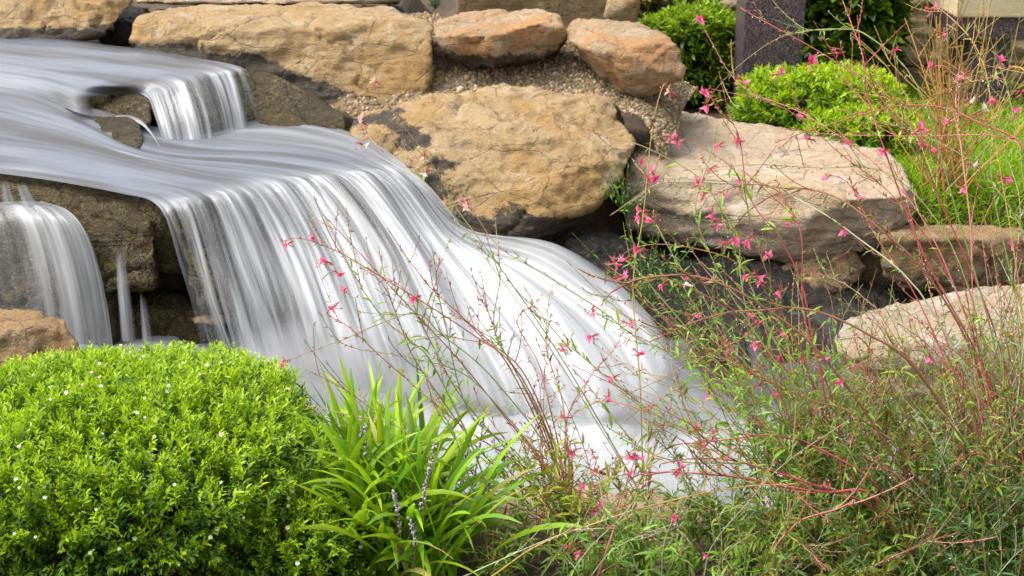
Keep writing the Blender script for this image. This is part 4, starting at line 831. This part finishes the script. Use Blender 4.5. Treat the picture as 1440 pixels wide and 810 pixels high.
class Wand:
    """one wand-flower plant: an Empty, each main stem a part, the leaves one part, each flower a part"""
    def __init__(s, label, basepx, baseY, seed, cols, group='pink flowering wand plants'):
        s.base = PY(*basepx, baseY); s.base[2] = max(s.base[2], .32); s.by = baseY; s.bpx = basepx; s.rs = np.random.RandomState(seed)
        s.root = empty('wand_flower_plant', s.base, label, 'plant', group); s.leafm = PM(); s.cols = cols; s.paths = []
    def leafy(s, c, f0, f1, n, L, col, wid=.17):
        rs = s.rs; f = rs.uniform(f0, f1, n) * (len(c) - 1); i = np.clip(f.astype(int), 0, len(c) - 2); P = c[i] + (c[i + 1] - c[i]) * (f - i)[:, None]; T = unit(c[i + 1] - c[i])
        Dd = unit(T * .65 + .75 * rs.normal(size=(n, 3)) + np.array([0, 0, .15])); Ln = L * rs.uniform(.45, 1.2, n)
        s.leafm.leaves(P, Dd, Ln, Ln * wid * rs.uniform(.8, 1.3, n), jit(np.array(col) * np.array((2.2, 1.95, 1.15)), n, rs, .35, .14), rs, fold=.2, droop=.5)
    def stem(s, px, Y0, Y1, col, r=.0020, leaf=14, buds=10, twigs=2, leafcol=(.10, .19, .03), ll=.032, wob=.004):
        """px: picture points from root to tip, giving the bend; Y0..Y1 the real distance"""
        rs = s.rs; k = len(px); n = max(10, 4 * k)
        P = np.array([PY(x, y, Y0 + (Y1 - Y0) * i / (k - 1)) for i, (x, y) in enumerate(px)])
        if tuple(px[0]) == tuple(s.bpx): P[0] = s.base
        c = crom(P, n)
        c += wob * np.stack([noise(np.stack([np.linspace(0, 5, n) + rs.rand() * 50, np.full(n, d * 7.), np.zeros(n)], 1)) for d in range(3)], 1) * np.linspace(0, 1, n)[:, None]
        s.add_stem(c, col, r, leaf, buds, twigs, leafcol, ll); return c
    def add_stem(s, c, col, r, leaf, buds, twigs, leafcol, ll):
        rs = s.rs; n = len(c); pm = PM(); tipc = np.array(col) * .6 + np.array((.33, .10, .08)) * .4
        kc = np.array(col)[None] * (1 - np.linspace(0, 1, n)[:, None]) + tipc[None] * np.linspace(0, 1, n)[:, None]; kc *= (1 + .25 * noise(np.stack([np.linspace(0, 9, n) + rs.rand() * 9, np.zeros(n), np.zeros(n)], 1)))[:, None]
        pm.tube(c, np.linspace(r, r * .42, n), np.clip(kc, .01, 1), 5)
        def budsalong(cc, f0, m):
            f = rs.uniform(f0, 1, m) * (len(cc) - 1); i = np.clip(f.astype(int), 0, len(cc) - 2); p = cc[i] + (cc[i + 1] - cc[i]) * (f - i)[:, None]; T = unit(cc[i + 1] - cc[i]); d_ = unit(T * .8 + .55 * rs.normal(size=(m, 3)))
            pm.blobs(p, d_, rs.uniform(.006, .014, m), rs.uniform(.0012, .0021, m), jit((.30, .11, .065), m, rs, .4, .25))
        if buds: budsalong(c, .55, buds); pm.blobs(c[-2:-1], [c[-1] - c[-2]], [.016], [.0018], (.36, .10, .07))
        for t_ in range(twigs):
            i = rs.randint(int(n * .35), max(int(n * .35) + 1, n - 2)); T = unit(c[i + 1] - c[i]); d_ = unit(T + .55 * rs.normal(size=3) + np.array([0, 0, .2])); L = rs.uniform(.04, .13); q = np.linspace(0, 1, 7)[:, None]
            cc = c[i] + d_ * L * q + (np.array([0, 0, 1.]) * .25 + .1 * rs.normal(size=3)) * L * q ** 2
            pm.tube(cc, np.linspace(r * .55, r * .3, 7), np.array(col) * rs.uniform(.7, 1.2), 4); budsalong(cc, .35, 4); s.leafy(cc, 0, .8, 4, ll * .6, leafcol); s.paths.append(cc)
        if leaf: s.leafy(c, .06, .72, leaf, ll, leafcol)
        m = 7 if buds >= 8 and n > 12 else 1; f = rs.uniform(.2, 1, m) * (n - 1); i = np.clip(f.astype(int), 0, n - 2); p = c[i] + (c[i + 1] - c[i]) * (f - i)[:, None] - np.array([0, 0, r * 1.2])   # rain drops hanging on, white colour painting their glint
        pm.blobs(p, np.tile((0, 0, -1.), (m, 1)), np.full(m, .0042), np.full(m, .0015), np.tile((.80, .83, .85), (m, 1)))
        pm.link('stem', STEM, s.root, s.base); s.paths.append(c)
    def fan(s, m, reach, height, col, Lf=26, ll=.035, leafcol=(.08, .15, .025), spread=1.0, r=.0017, buds=4, twigs=1, lean=(0, 0), foot=.06):
        """m ordinary stems rising from the crown"""
        rs = s.rs
        for k in range(m):
            az = rs.uniform(0, 2 * np.pi); h = height * rs.uniform(.55, 1.1); out = reach * rs.uniform(.25, 1.0) * spread
            p0 = s.base + np.array([rs.normal() * foot, rs.normal() * foot, 0]); p2 = p0 + np.array([np.cos(az) * out + lean[0], np.sin(az) * out * .7 + lean[1], h]); p1 = p0 + (p2 - p0) * .5 + np.array([0, 0, h * .18]) - np.array([np.cos(az), np.sin(az), 0]) * out * .15
            q = np.linspace(0, 1, 11)[:, None]; c = p0 * (1 - q) ** 2 + 2 * p1 * q * (1 - q) + p2 * q ** 2 + .012 * rs.normal(size=3) * np.sin(np.pi * q * 2)
            cc = col[rs.randint(len(col))] if isinstance(col, list) else col
            s.add_stem(c, cc, r * rs.uniform(.7, 1.2), Lf, buds, twigs, np.array(leafcol) * rs.uniform(.7, 1.3), ll)
    def flower(s, px, py, kind=None, dep=None):
        """hang a flower at this spot on a short stalk from the nearest stem"""
        rs = s.rs; best = None; d0 = ray(px, py)
        for c in s.paths:
            rel = c - np.array([0, 0, CAM_Z]); t_ = rel[:, 1] / d0[1]; e = np.linalg.norm(rel - d0[None] * t_[:, None], axis=1); i = int(e[3:].argmin()) + 3
            if best is None or e[i] < best[0]: best = (e[i], c[i], t_[i] * d0[1])
        Yv = best[2]; p = PY(px, py, Yv); a = best[1]; L = np.linalg.norm(p - a)
        if L > .012:
            pm = PM(); q = np.linspace(0, 1, 9)[:, None]; c = a + (p - a) * q + np.array([0, 0, .18 * L]) * np.sin(np.pi * q) * (1 if rs.rand() < .7 else -.4)
            pm.tube(c, np.linspace(.0013, .0008, 9), [GRN, PNK, PAL, RED][rs.randint(4)], 4); m = 5 if L > .05 else 2; f = rs.uniform(.5, 1, m); pm.blobs(a + (p - a) * f[:, None], rs.normal(size=(m, 3)) + np.array([0, 0, .5]), rs.uniform(.006, .012, m), rs.uniform(.0011, .0018, m), jit((.40, .12, .09), m, rs, .3, .2))
            pm.link('flower_stalk', STEM, s.root, s.base)
        kind = kind or ['pink', 'pink', 'deep', 'pink'][rs.randint(4)]
        o = link('flower', FLW[kind][rs.randint(4)], None, s.root, Vector(p - s.base)); v = Vector(unit(np.array([rs.normal() * .8, -.25 + .4 * rs.normal(), -.25 + .55 * rs.normal()])))
        o.rotation_euler = v.to_track_quat('Z', 'Y').to_euler(); sc_ = rs.uniform(.9, 1.4) * (Yv / 3.0) ** .6; o.scale = (sc_,) * 3
    def done(s):
        if s.leafm.n: s.leafm.link('foliage', LEAF, s.root, s.base)
GL = 'pink flowering wand plants'
A = Wand('wand plant with a fan of red stems leaning left across the main waterfall', (800, 745), 2.86, 31, None)
B_ = (800, 740)
for px, c, l in (
  ([B_, (760, 650), (705, 580), (640, 500), (560, 415), (500, 350), (455, 303)], RED, 14),
  ([B_, (775, 620), (724, 517), (664, 470), (581, 416), (501, 369), (469, 351), (421, 335), (395, 340)], RED, 14),
  ([B_, (780, 650), (715, 514), (676, 473), (641, 437), (602, 401), (573, 363), (545, 320)], RED, 10),
  ([B_, (770, 610), (715, 505), (700, 476), (694, 446), (703, 396), (701, 352)], GRN, 12),
  ([B_, (768, 612), (718, 510), (700, 480), (690, 446), (677, 422)], BRN, 8),
  ([B_, (730, 640), (660, 580), (626, 458), (614, 393), (619, 362)], GRN, 26),
  ([B_, (730, 655), (650, 600), (546, 511), (499, 467), (460, 441)], RED, 14),
  ([B_, (775, 640), (700, 540), (660, 500), (620, 470), (587, 441), (534, 455), (487, 476), (439, 493), (400, 508)], GRN, 8),
  ([B_, (790, 650), (770, 560), (757, 510), (727, 455), (741, 434), (756, 446)], PNK, 2),
  ([B_, (785, 640), (740, 530), (700, 490), (660, 455), (630, 440)], RED, 6),
  ([B_, (800, 650), (790, 560), (776, 520), (768, 480), (775, 440)], OCH, 8),
  ([B_, (770, 660), (690, 560), (640, 520), (560, 500), (500, 490), (462, 470)], GRN, 10),
  ([B_, (795, 640), (800, 580), (830, 530), (850, 505), (872, 480)], PNK, 4),
  ([B_, (760, 680), (720, 640), (650, 560), (600, 470), (570, 410), (520, 380)], RED, 10),
  ([B_, (740, 690), (680, 640), (620, 560), (580, 500), (560, 450), (540, 400), (505, 375)], BRN, 18),
  ([B_, (700, 700), (640, 640), (560, 600), (480, 545), (430, 520)], BRN, 4)):
    A.stem(px, 2.86, 2.98, c, .0019, int(l * 2.2), 18, 4, (.10, .16, .03) if l < 12 else (.08, .17, .03), .026)
A.fan(26, .20, .26, [RED, BRN, OCH], 24, .042, (.13, .16, .03), r=.0013, buds=2)
A.fan(10, .12, .42, [RED, PNK], 6, .03, (.16, .10, .03), r=.0013, buds=6, lean=(-.08, 0.05))
for f in ((438,333),(407,342),(461,369),(473,382),(484,409),(472,430),(586,418),(398,508),(797,587),(809,634),(833,637),(797,667),(846,664),(816,689),(830,683)): A.flower(*f)
A.done()

Bp = Wand('leafy upright green wand plant in front of the pool rim, right of the strap leaves', (690, 812), 2.70, 32, None)
for px, l in (([(690, 812), (692, 720), (665, 630), (611, 517), (584, 484), (546, 455), (519, 419), (500, 390), (478, 352)], 44), ([(690, 812), (680, 740), (655, 660), (635, 600), (600, 560), (560, 520)], 36), ([(695, 812), (715, 740), (750, 680), (740, 640), (720, 590)], 26), ([(700, 812), (720, 760), (760, 700), (800, 640)], 18), ([(685, 812), (640, 720), (600, 640), (560, 600), (500, 585), (430, 570)], 10)):
    Bp.stem(px, 2.70, 2.86, GRN, .0024, l, 14, 3, (.085, .17, .03), .036)
Bp.leafm.leaves(np.array([PY(702, 735, 2.68), PY(756, 740, 2.72)]), np.array([(.5, 0, 1.), (.35, 0, 1.)]), np.array([.046, .042]), np.array([.009, .009]), np.tile((.42, .02, .025), (2, 1)), np.random.RandomState(1))
Bp.fan(12, .16, .16, [GRN, BRN], 18, .04, (.09, .16, .03), r=.0014, buds=0)
Bp.flower(632, 776); Bp.done()

Cp = Wand('low wand plant at the bottom centre whose pale stems sprawl to both sides', (880, 812), 2.66, 33, None)
for px, c in (([(840, 812), (865, 740), (872, 710), (882, 680), (900, 667), (940, 664), (992, 666)], PNK), ([(690, 812), (760, 765), (860, 728), (940, 705), (1040, 685), (1120, 680)], OCH), ([(800, 812), (830, 770), (880, 720), (905, 680), (920, 640)], PAL), ([(830, 812), (860, 775), (905, 752), (950, 735)], PAL),
    ([(760, 812), (800, 760), (850, 715), (890, 690)], GRN), ([(990, 812), (1000, 770), (1040, 720), (1100, 655), (1195, 590)], PAL), ([(650, 812), (720, 780), (800, 748), (860, 742)], PAL), ([(930, 812), (935, 760), (960, 700), (985, 640), (1000, 600)], PAL), ([(1010, 812), (1015, 760), (1008, 720), (1005, 690), (975, 645)], PAL), ([(900, 812), (880, 760), (850, 720), (835, 690)], PAL)):
    Cp.stem(px, 2.56, 2.46, c, .0024 if c in (PNK, OCH) else .0017, 9, 10, 3, (.10, .18, .04), .03)
Cp.fan(36, .28, .18, [GRN, BRN, PAL], 22, .042, (.075, .145, .028), r=.0014, buds=1)
for f in ((825,714),(840,712),(847,729),(884,639),(897,643),(881,667),(953,661),(951,724),(801,769),(821,778),(849,794),(997,779),(1018,806),(836,716)): Cp.flower(*f)
Cp.done()

Dp = Wand('tall wand plant whose thin stems cross in front of the dark hollow', (1170, 745), 2.84, 34, None)
D0 = (1170, 745)
for px, c in (
  ([D0, (1080, 640), (1000, 620), (924, 584), (859, 534), (818, 501), (791, 478), (759, 439), (735, 400)], GRN),
  ([D0, (1100, 660), (960, 650), (900, 630), (874, 602), (847, 570), (830, 546), (794, 507)], GRN),
  ([D0, (1130, 640), (1060, 560), (960, 500), (904, 481), (844, 436), (761, 383), (700, 345), (663, 293)], GRN),
  ([D0, (1165, 620), (1120, 540), (1060, 470), (1000, 420), (930, 390), (895, 393), (860, 410), (845, 430)], BRN),
  ([D0, (1150, 600), (1094, 544), (1026, 508), (980, 480), (930, 430)], BRN),
  ([D0, (1160, 560), (1141, 470), (1127, 397), (1094, 329), (1067, 299), (1050, 264), (1041, 199), (1026, 160), (1010, 100)], RED),
  ([D0, (1120, 600), (1060, 470), (1041, 385), (1038, 338), (1008, 284), (979, 246), (907, 207), (860, 194), (820, 180)], GRN),
  ([D0, (1180, 600), (1140, 480), (1128, 420), (1127, 335), (1110, 290), (1085, 262), (1040, 262), (1000, 275)], RED),
  ([D0, (1080, 660), (980, 610), (860, 564), (800, 585)], PNK),
  ([D0, (1130, 620), (1097, 452), (1038, 479), (979, 508), (919, 538), (870, 560)], OCH),
  ([D0, (1150, 580), (1120, 480), (1050, 380), (980, 350), (905, 345), (860, 370), (850, 395)], BRN),
  ([D0, (1140, 590), (1070, 480), (1020, 400), (980, 310), (985, 260), (1003, 236)], GRN),
  ([D0, (1130, 600), (1050, 500), (960, 380), (925, 320), (905, 300)], GRN),
  ([D0, (1110, 610), (1000, 500), (930, 420), (885, 370), (858, 362)], GRN),
  ([D0, (1140, 570), (1085, 470), (1055, 400), (1030, 350), (1015, 300)], GRN),
  ([D0, (1150, 640), (1070, 560), (1000, 540), (930, 560), (880, 590)], PAL),
  ([D0, (1160, 590), (1100, 440), (1060, 330), (1040, 250), (1000, 215), (940, 190)], BRN)):
    Dp.stem(px, 2.84, 3.15, c, .0021, 24, 16, 4, (.10, .20, .035), .034)
Dp.fan(70, .42, .54, [GRN, PAL, OCH, RED], 24, .036, (.10, .19, .035), r=.0014, buds=6, lean=(-.22, .12))
Dp.fan(52, .28, .26, [GRN, BRN], 26, .036, (.085, .155, .03), r=.0014, buds=1, lean=(-.04, 0))
for f in ((834,436),(835,472),(800,490),(790,488),(880,454),(895,494),(865,530),(856,555),(918,571),(870,389),(933,398),(973,444),(997,552),(978,605),(940,192),(952,197),(1037,193),(1013,203),(918,244),(912,250),(900,233),(1001,236),(979,262),(989,276),(1016,273),(1041,262),(1113,310),(1001,298),(1005,311),(903,305),(918,307),(903,353),(1035,332),(1054,335),(1014,341),(1079,359),(863,367),(882,363),(1064,385),(1050,390),(1073,397),(1140,387),(1050,449),(1096,467),(1066,485),(1097,406),(1024,486),(1134,505),(1099,508),(1109,529),(1064,523),(1069,541),(998,551),(1097,556),(1056,570),(1003,614),(983,628),(1060,450),(905,297)): Dp.flower(*f)
for f, k in (((530,116),'pale'),((511,173),'pale'),((508,203),'white'),((597,217),'pale'),((600,240),'white'),((652,287),'pale'),((966,392),'white'),((995,393),'white')): pass
for f, k in (((652,287),'pale'),((966,392),'white'),((995,393),'white'),((1018,640),'white')): Dp.flower(*f, kind=k)
Dp.done()

Ep = Wand('wand plant with the thickest arching brown stems, low on the right', (1290, 770), 2.78, 35, None)
E0 = (1290, 770); E1 = (1400, 690)
for px, c, r in (
  ([E0, (1250, 720), (1214, 690), (1166, 692), (1107, 685), (1044, 673), (992, 666), (940, 664), (905, 668)], RED, .0032),
  ([E0, (1220, 710), (1162, 688), (1079, 661), (1027, 647), (975, 645), (930, 652)], RED, .0026),
  ([E0, (1230, 680), (1141, 626), (1114, 617), (1079, 612), (1009, 619), (940, 626)], RED, .0024),
  ([E0, (1280, 690), (1230, 600), (1189, 541), (1144, 487), (1115, 461), (1067, 428), (1026, 404), (987, 390), (949, 387), (895, 393), (858, 412)], BRN, .0034),
  ([(1370, 720), (1350, 620), (1280, 510), (1220, 470), (1186, 452), (1144, 437), (1109, 433), (1067, 437), (1020, 440), (964, 458), (913, 481)], BRN, .0032),
  ([E0, (1270, 640), (1240, 610), (1186, 576), (1144, 564), (1097, 544), (1026, 508), (990, 490)], BRN, .0024),
  ([(1083, 815), (1092, 770), (1107, 750), (1130, 730), (1170, 718), (1200, 705)], PNK, .0028), ([(1107, 752), (1130, 768), (1160, 800)], PNK, .0016), ([(1200, 815), (1240, 790), (1300, 765), (1345, 748)], PNK, .0022),
  ([E0, (1270, 700), (1230, 640), (1210, 600), (1195, 580)], RED, .0018)):
    Ep.stem(px, *((2.60, 2.46) if min(p_[1] for p_ in px) > 600 else (2.72, 2.86)), c, r * 1.1, 16, 10, 4, (.10, .17, .03), .03)
Ep.fan(95, .36, .36, [BRN, RED, GRN, PAL], 32, .032, (.075, .125, .022), r=.0017, buds=1, foot=.13)
for f in ((984,628),(1144,572),(1186,582),(1158,501),(1165,683),(1199,617),(1240,654),(1164,683),(1198,517),(1176,539),(955,662)): Ep.flower(*f)
Ep.done()

Fp = Wand('tallest wand plant at the right edge, its arching stems reaching the bench', (1420, 760), 2.80, 36, None)
F0 = (1420, 760)
for px, c, r in (
  ([F0, (1420, 640), (1390, 560), (1350, 460), (1290, 370), (1220, 308), (1174, 277), (1127, 265), (1091, 273), (1050, 299), (1029, 326)], BRN, .0034),
  ([F0, (1400, 620), (1300, 420), (1200, 330), (1140, 290), (1080, 262), (1026, 258), (961, 255), (919, 261), (860, 302)], PAL, .0022),
  ([F0, (1460, 480), (1450, 300), (1440, 207), (1376, 172), (1332, 153), (1293, 148), (1246, 153), (1150, 180), (1090, 200)], RED, .0026),
  ([F0, (1480, 420), (1460, 240), (1406, 193), (1287, 191), (1178, 190), (1100, 180)], PNK, .0019),
  ([F0, (1375, 560), (1368, 420), (1365, 320), (1354, 228), (1348, 178), (1344, 142), (1350, 90)], PNK, .0024),
  ([F0, (1470, 450), (1440, 330), (1379, 240), (1305, 193), (1240, 170)], GRN, .0020),
  ([F0, (1490, 420), (1480, 200), (1440, 98), (1391, 110), (1355, 118), (1310, 135)], OCH, .0020),
  ([F0, (1420, 540), (1330, 300), (1240, 140), (1181, 90), (1080, 33), (1040, 10)], RED, .0022),
  ([F0, (1400, 560), (1300, 360), (1240, 200), (1222, 142), (1213, 77), (1198, 36), (1185, 0)], RED, .0024),
  ([F0, (1410, 540), (1340, 280), (1290, 120), (1222, 52), (1181, 41), (1124, 46), (1080, 62), (1020, 110), (975, 170)], GRN, .0020),
  ([F0, (1440, 520), (1420, 380), (1395, 260), (1400, 180), (1440, 100)], GRN, .0018), ([F0, (1400, 560), (1360, 400), (1310, 300), (1240, 240), (1150, 235), (1050, 232), (960, 240)], GRN, .0020),
  ([F0, (1350, 560), (1290, 420), (1230, 330), (1195, 260), (1160, 245)], RED, .0019), ([F0, (1370, 580), (1320, 450), (1300, 380), (1280, 300), (1265, 240)], RED, .0019), ([F0, (1390, 540), (1330, 380), (1260, 280), (1180, 215), (1100, 150), (1000, 125)], RED, .0018),
  ([F0, (1430, 560), (1425, 420), (1435, 300), (1420, 230)], PAL, .0018), ([F0, (1360, 600), (1290, 480), (1240, 440), (1190, 400), (1150, 385)], GRN, .0018), ([F0, (1380, 520), (1310, 330), (1230, 230), (1130, 160), (1040, 120), (985, 30)], PNK, .0018), ([F0, (1440, 480), (1400, 200), (1380, 80), (1330, 20), (1310, 10)], OCH, .0017), ([F0, (1450, 480), (1440, 260), (1420, 140), (1406, 90)], GRN, .0017)):
    Fp.stem(px, 2.80, 3.35, c, r, 22, 22, 6, (.10, .17, .035), .028)
Fp.fan(95, .38, .50, [BRN, BRN, GRN, RED], 30, .032, (.08, .125, .022), r=.0017, buds=2, lean=(-.06, 0), foot=.13)
Fp.fan(48, .34, .66, [GRN, PAL, RED], 16, .028, (.11, .17, .04), r=.0016, buds=10, lean=(-.06, .12))
for f in ((1139,196),(1196,200),(1165,249),(1205,271),(1186,320),(1307,499),(1307,13),(1323,47),(1173,71),(1256,72),(1138,90),(1090,105),(1358,104),(1406,90),(1313,94),(1434,129),(1394,139),(1296,181),(1295,198),(1246,212),(1321,210),(1428,158),(1333,171),(1132,160),(987,25),(1042,112),(995,128),(995,145),(1353,260),(1410,250),(1430,345),(1290,185)): Fp.flower(*f)
for f in ((1406,111),(1360,142),(1379,160),(1364,232)): Fp.flower(*f, kind='white')
Fp.done()

# thin wand stem in front of the big boulder with faded pink flowers
Hp = Wand('single thin wand of faded flowers nodding in front of the big tan boulder', (905, 700), 2.95, 37, None)
Hp.stem([(905, 700), (800, 520), (720, 400), (670, 330), (640, 290), (600, 220), (540, 140), (528, 108)], 2.95, 3.2, GRN, .0016, 14, 8, 2, (.11, .19, .04), .025); Hp.stem([(905, 700), (780, 500), (680, 360), (600, 260), (540, 215), (505, 175)], 2.95, 3.2, PAL, .0014, 10, 8, 2, (.11, .19, .04), .025)
Hp.stem([(905, 700), (900, 540), (890, 400), (905, 300), (918, 180), (932, 120), (944, 128)], 2.95, 3.3, OCH, .0018, 10, 6, 1, (.12, .2, .04), .025)
for f, k in (((530,116),'pale'),((511,173),'pale'),((508,203),'white'),((597,217),'pale'),((600,240),'white'),((945,132),'pale'),((655,283),'pale')): Hp.flower(*f, kind=k)
Hp.done()

# fine-leaved green undergrowth between the wand plants
for i, (px, py, Yv, m, h, lab) in enumerate(((1010, 795, 2.76, 42, .20, 'low dark green undergrowth beside the pool rim, below the red arching stems'), (1130, 812, 2.66, 44, .20, 'olive feathery undergrowth at the bottom edge, under the forked pink stem'), (1350, 812, 2.60, 80, .34, 'dense dark feathery undergrowth at the bottom right corner'), (1330, 700, 3.05, 70, .48, 'olive feathery undergrowth in front of the pale flat rock'), (1450, 690, 3.02, 60, .56, 'pale green feathery undergrowth at the right edge beside the pale flat rock'), (1180, 690, 3.0, 44, .32, 'thin green undergrowth at the water, left of the pale flat rock'))):
    U = Wand(lab, (px, py), Yv, 60 + i, None, 'feathery undergrowth'); U.root.name = 'undergrowth'; U.fan(m, .30, h, [GRN, GRN, BRN, PAL], 42, .032, [(.065, .125, .022), (.085, .13, .022), (.022, .055, .014), (.095, .135, .025), (.12, .17, .04), (.08, .15, .03)][i], r=.0014, buds=0, foot=.12); U.done()

# ------------------------------------------------------------------ plants at the back
def P2(px, py, Yv): return PY(px, py, Yv)
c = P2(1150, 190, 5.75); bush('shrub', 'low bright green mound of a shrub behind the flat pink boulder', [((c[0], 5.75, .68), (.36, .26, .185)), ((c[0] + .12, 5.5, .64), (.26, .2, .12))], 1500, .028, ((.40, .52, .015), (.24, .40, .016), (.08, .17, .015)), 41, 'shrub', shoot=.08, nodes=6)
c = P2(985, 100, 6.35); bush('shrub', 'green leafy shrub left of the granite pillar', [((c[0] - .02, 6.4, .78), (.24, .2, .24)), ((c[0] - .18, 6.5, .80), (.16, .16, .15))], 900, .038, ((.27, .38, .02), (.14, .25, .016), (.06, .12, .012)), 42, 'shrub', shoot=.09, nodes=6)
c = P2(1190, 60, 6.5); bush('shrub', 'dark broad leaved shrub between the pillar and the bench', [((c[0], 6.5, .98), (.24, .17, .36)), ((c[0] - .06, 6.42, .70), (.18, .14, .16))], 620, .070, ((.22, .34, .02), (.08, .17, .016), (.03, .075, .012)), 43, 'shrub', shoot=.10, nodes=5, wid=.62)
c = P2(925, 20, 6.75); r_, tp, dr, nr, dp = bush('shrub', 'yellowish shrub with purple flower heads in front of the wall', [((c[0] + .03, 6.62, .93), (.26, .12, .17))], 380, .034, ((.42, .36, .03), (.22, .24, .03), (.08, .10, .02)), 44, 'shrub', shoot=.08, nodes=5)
head = star_flower('flower', .020, 8, (.26, .13, .25), (.2, .08, .15), cup=.6)
for i in np.random.RandomState(3).permutation(len(tp))[:34]:
    if nr[i][1] < .3: o = link('flower', head, None, r_, Vector(tp[i]) - Vector(r_.location)); o.rotation_euler = Vector(dr[i]).to_track_quat('Z', 'Y').to_euler()
# brown twiggy shrub in front of the bench
tb = P2(1325, 318, 4.95); tw = empty('shrub', (tb[0], 4.95, .60), 'bare twiggy shrub of ochre brown shoots in front of the bench', 'shrub'); rs = np.random.RandomState(9); pm = PM(); lm = PM()
for k in range(52):
    az = rs.uniform(0, 2 * np.pi); L = rs.uniform(.35, .78); lean = rs.uniform(.05, .95); p0 = np.array([tb[0] + rs.normal() * .05, 4.95 + rs.normal() * .05, .60]); e = p0 + L * np.array([np.cos(az) * np.sin(lean) - .04, np.sin(az) * np.sin(lean) * .6, np.cos(lean)]); q = np.linspace(0, 1, 9)[:, None]
    cc = p0 + (e - p0) * q + .02 * rs.normal(size=3) * np.sin(np.pi * q) + .008 * rs.normal(size=3) * np.sin(3 * np.pi * q); colr = np.array([(.46, .26, .07), (.52, .34, .10), (.36, .18, .05), (.26, .22, .07)][rs.randint(4)])
    pm.tube(cc, np.linspace(.0030, .0012, 9), colr, 4)
    for j in range(5):
        i = rs.randint(3, 8); d_ = unit(unit(e - p0) + .6 * rs.normal(size=3)); l2 = rs.uniform(.05, .18); pm.tube(cc[i] + d_ * l2 * np.linspace(0, 1, 4)[:, None], np.linspace(.0016, .0009, 4), colr * rs.uniform(.8, 1.2), 3)
    m = 5; i = rs.randint(1, 8, m); lm.leaves(cc[i], rs.normal(size=(m, 3)) + np.array([0, 0, .6]), rs.uniform(.015, .035, m), rs.uniform(.004, .009, m), jit((.15, .15, .03), m, rs, .4, .2), rs)
pm.link('twigs', STEM, tw, np.array(tw.location)); lm.link('foliage', LEAF, tw, np.array(tw.location))
# grass
def in_poly(x, y, P):
    r = np.zeros(len(x), bool)
    for (x0, y0), (x1, y1) in zip(P, P[1:] + P[:1]):
        c_ = ((y0 > y) != (y1 > y)) & (x < (x1 - x0) * (y - y0) / (y1 - y0 + 1e-12) + x0); r ^= c_
    return r
rs = np.random.RandomState(15); n = 60000; gxp = rs.uniform(1.0, 3.0, n); gyp = rs.uniform(4.72, 6.6, n); k_ = in_poly(gxp, gyp, [(.3, 5.8), (.93, 5.68), (1.14, 5.5), (1.45, 5.3), (1.46, 4.66), (1.40, 4.5), (.3, 4.5)]); gxp, gyp = gxp[~k_], gyp[~k_]; n = len(gxp); gzp = ground_h(gxp, gyp); pm = PM()
pm.leaves(np.stack([gxp, gyp, gzp - .004], 1), np.stack([.5 * rs.normal(size=n), .5 * rs.normal(size=n), np.ones(n)], 1), rs.uniform(.03, .09, n), rs.uniform(.0035, .006, n), jit((.27, .42, .016), n, rs, .3, .1), rs, droop=.5)
o = pm.link('grass', LEAF, None); tag(o, 'bright green grass growing behind the flat rocks', 'grass', kind='stuff')
# small weeds among the stones
def weed(px, py, Yv, m, L, lab, col, seed, name='weed'):
    p = P2(px, py, Yv); r = empty(name, p, lab, 'weed'); rs = np.random.RandomState(seed); q = PM()
    for k in range(m):
        d_ = unit(np.array([.55 * rs.normal(), .5 * rs.normal() - .2, 1.])); h = L * rs.uniform(.5, 1.1); c = p + d_ * h * np.linspace(0, 1, 6)[:, None]; q.tube(c, .0011, np.array(col) * .8, 3)
        nl = 9; f = rs.uniform(.1, 1, nl); q.leaves(p + d_ * h * f[:, None], rs.normal(size=(nl, 3)) + d_ * .6, rs.uniform(.4, 1, nl) * .030, rs.uniform(.4, 1, nl) * .007, jit(col, nl, rs), rs)
    q.link('foliage', LEAF, r, p)
weed(880, 300, 4.55, 16, .22, 'small green weed in the gap between the big boulder and the flat pink boulder', (.12, .22, .03), 1)
weed(905, 430, 4.0, 22, .32, 'bright green weed over the black wet rock beside the cascade', (.12, .24, .03), 2)
weed(985, 500, 3.7, 26, .36, 'narrow leaved green weed in front of the dark hollow', (.11, .22, .03), 3)
weed(612, 14, 6.0, 14, .12, 'dark green tuft in the gap behind the long tan slab', (.05, .10, .03), 4)
# fallen leaves and bark bits on the near soil
rs = np.random.RandomState(8); n = 1500; q = PM(); gxp = rs.uniform(-1.3, 1.5, n); gyp = rs.uniform(2.2, 3.02, n); gz_ = ground_h(gxp, gyp)
q.leaves(np.stack([gxp, gyp, gz_ + .004], 1), np.stack([rs.normal(size=n), rs.normal(size=n), .15 * rs.normal(size=n)], 1), rs.uniform(.012, .045, n), rs.uniform(.004, .012, n), jit((.13, .085, .045), n, rs, .6, .15), rs); o = q.link('leaf_litter', STEM, None); tag(o, 'brown leaf litter and bark on the soil under the plants', 'leaf litter', kind='stuff')
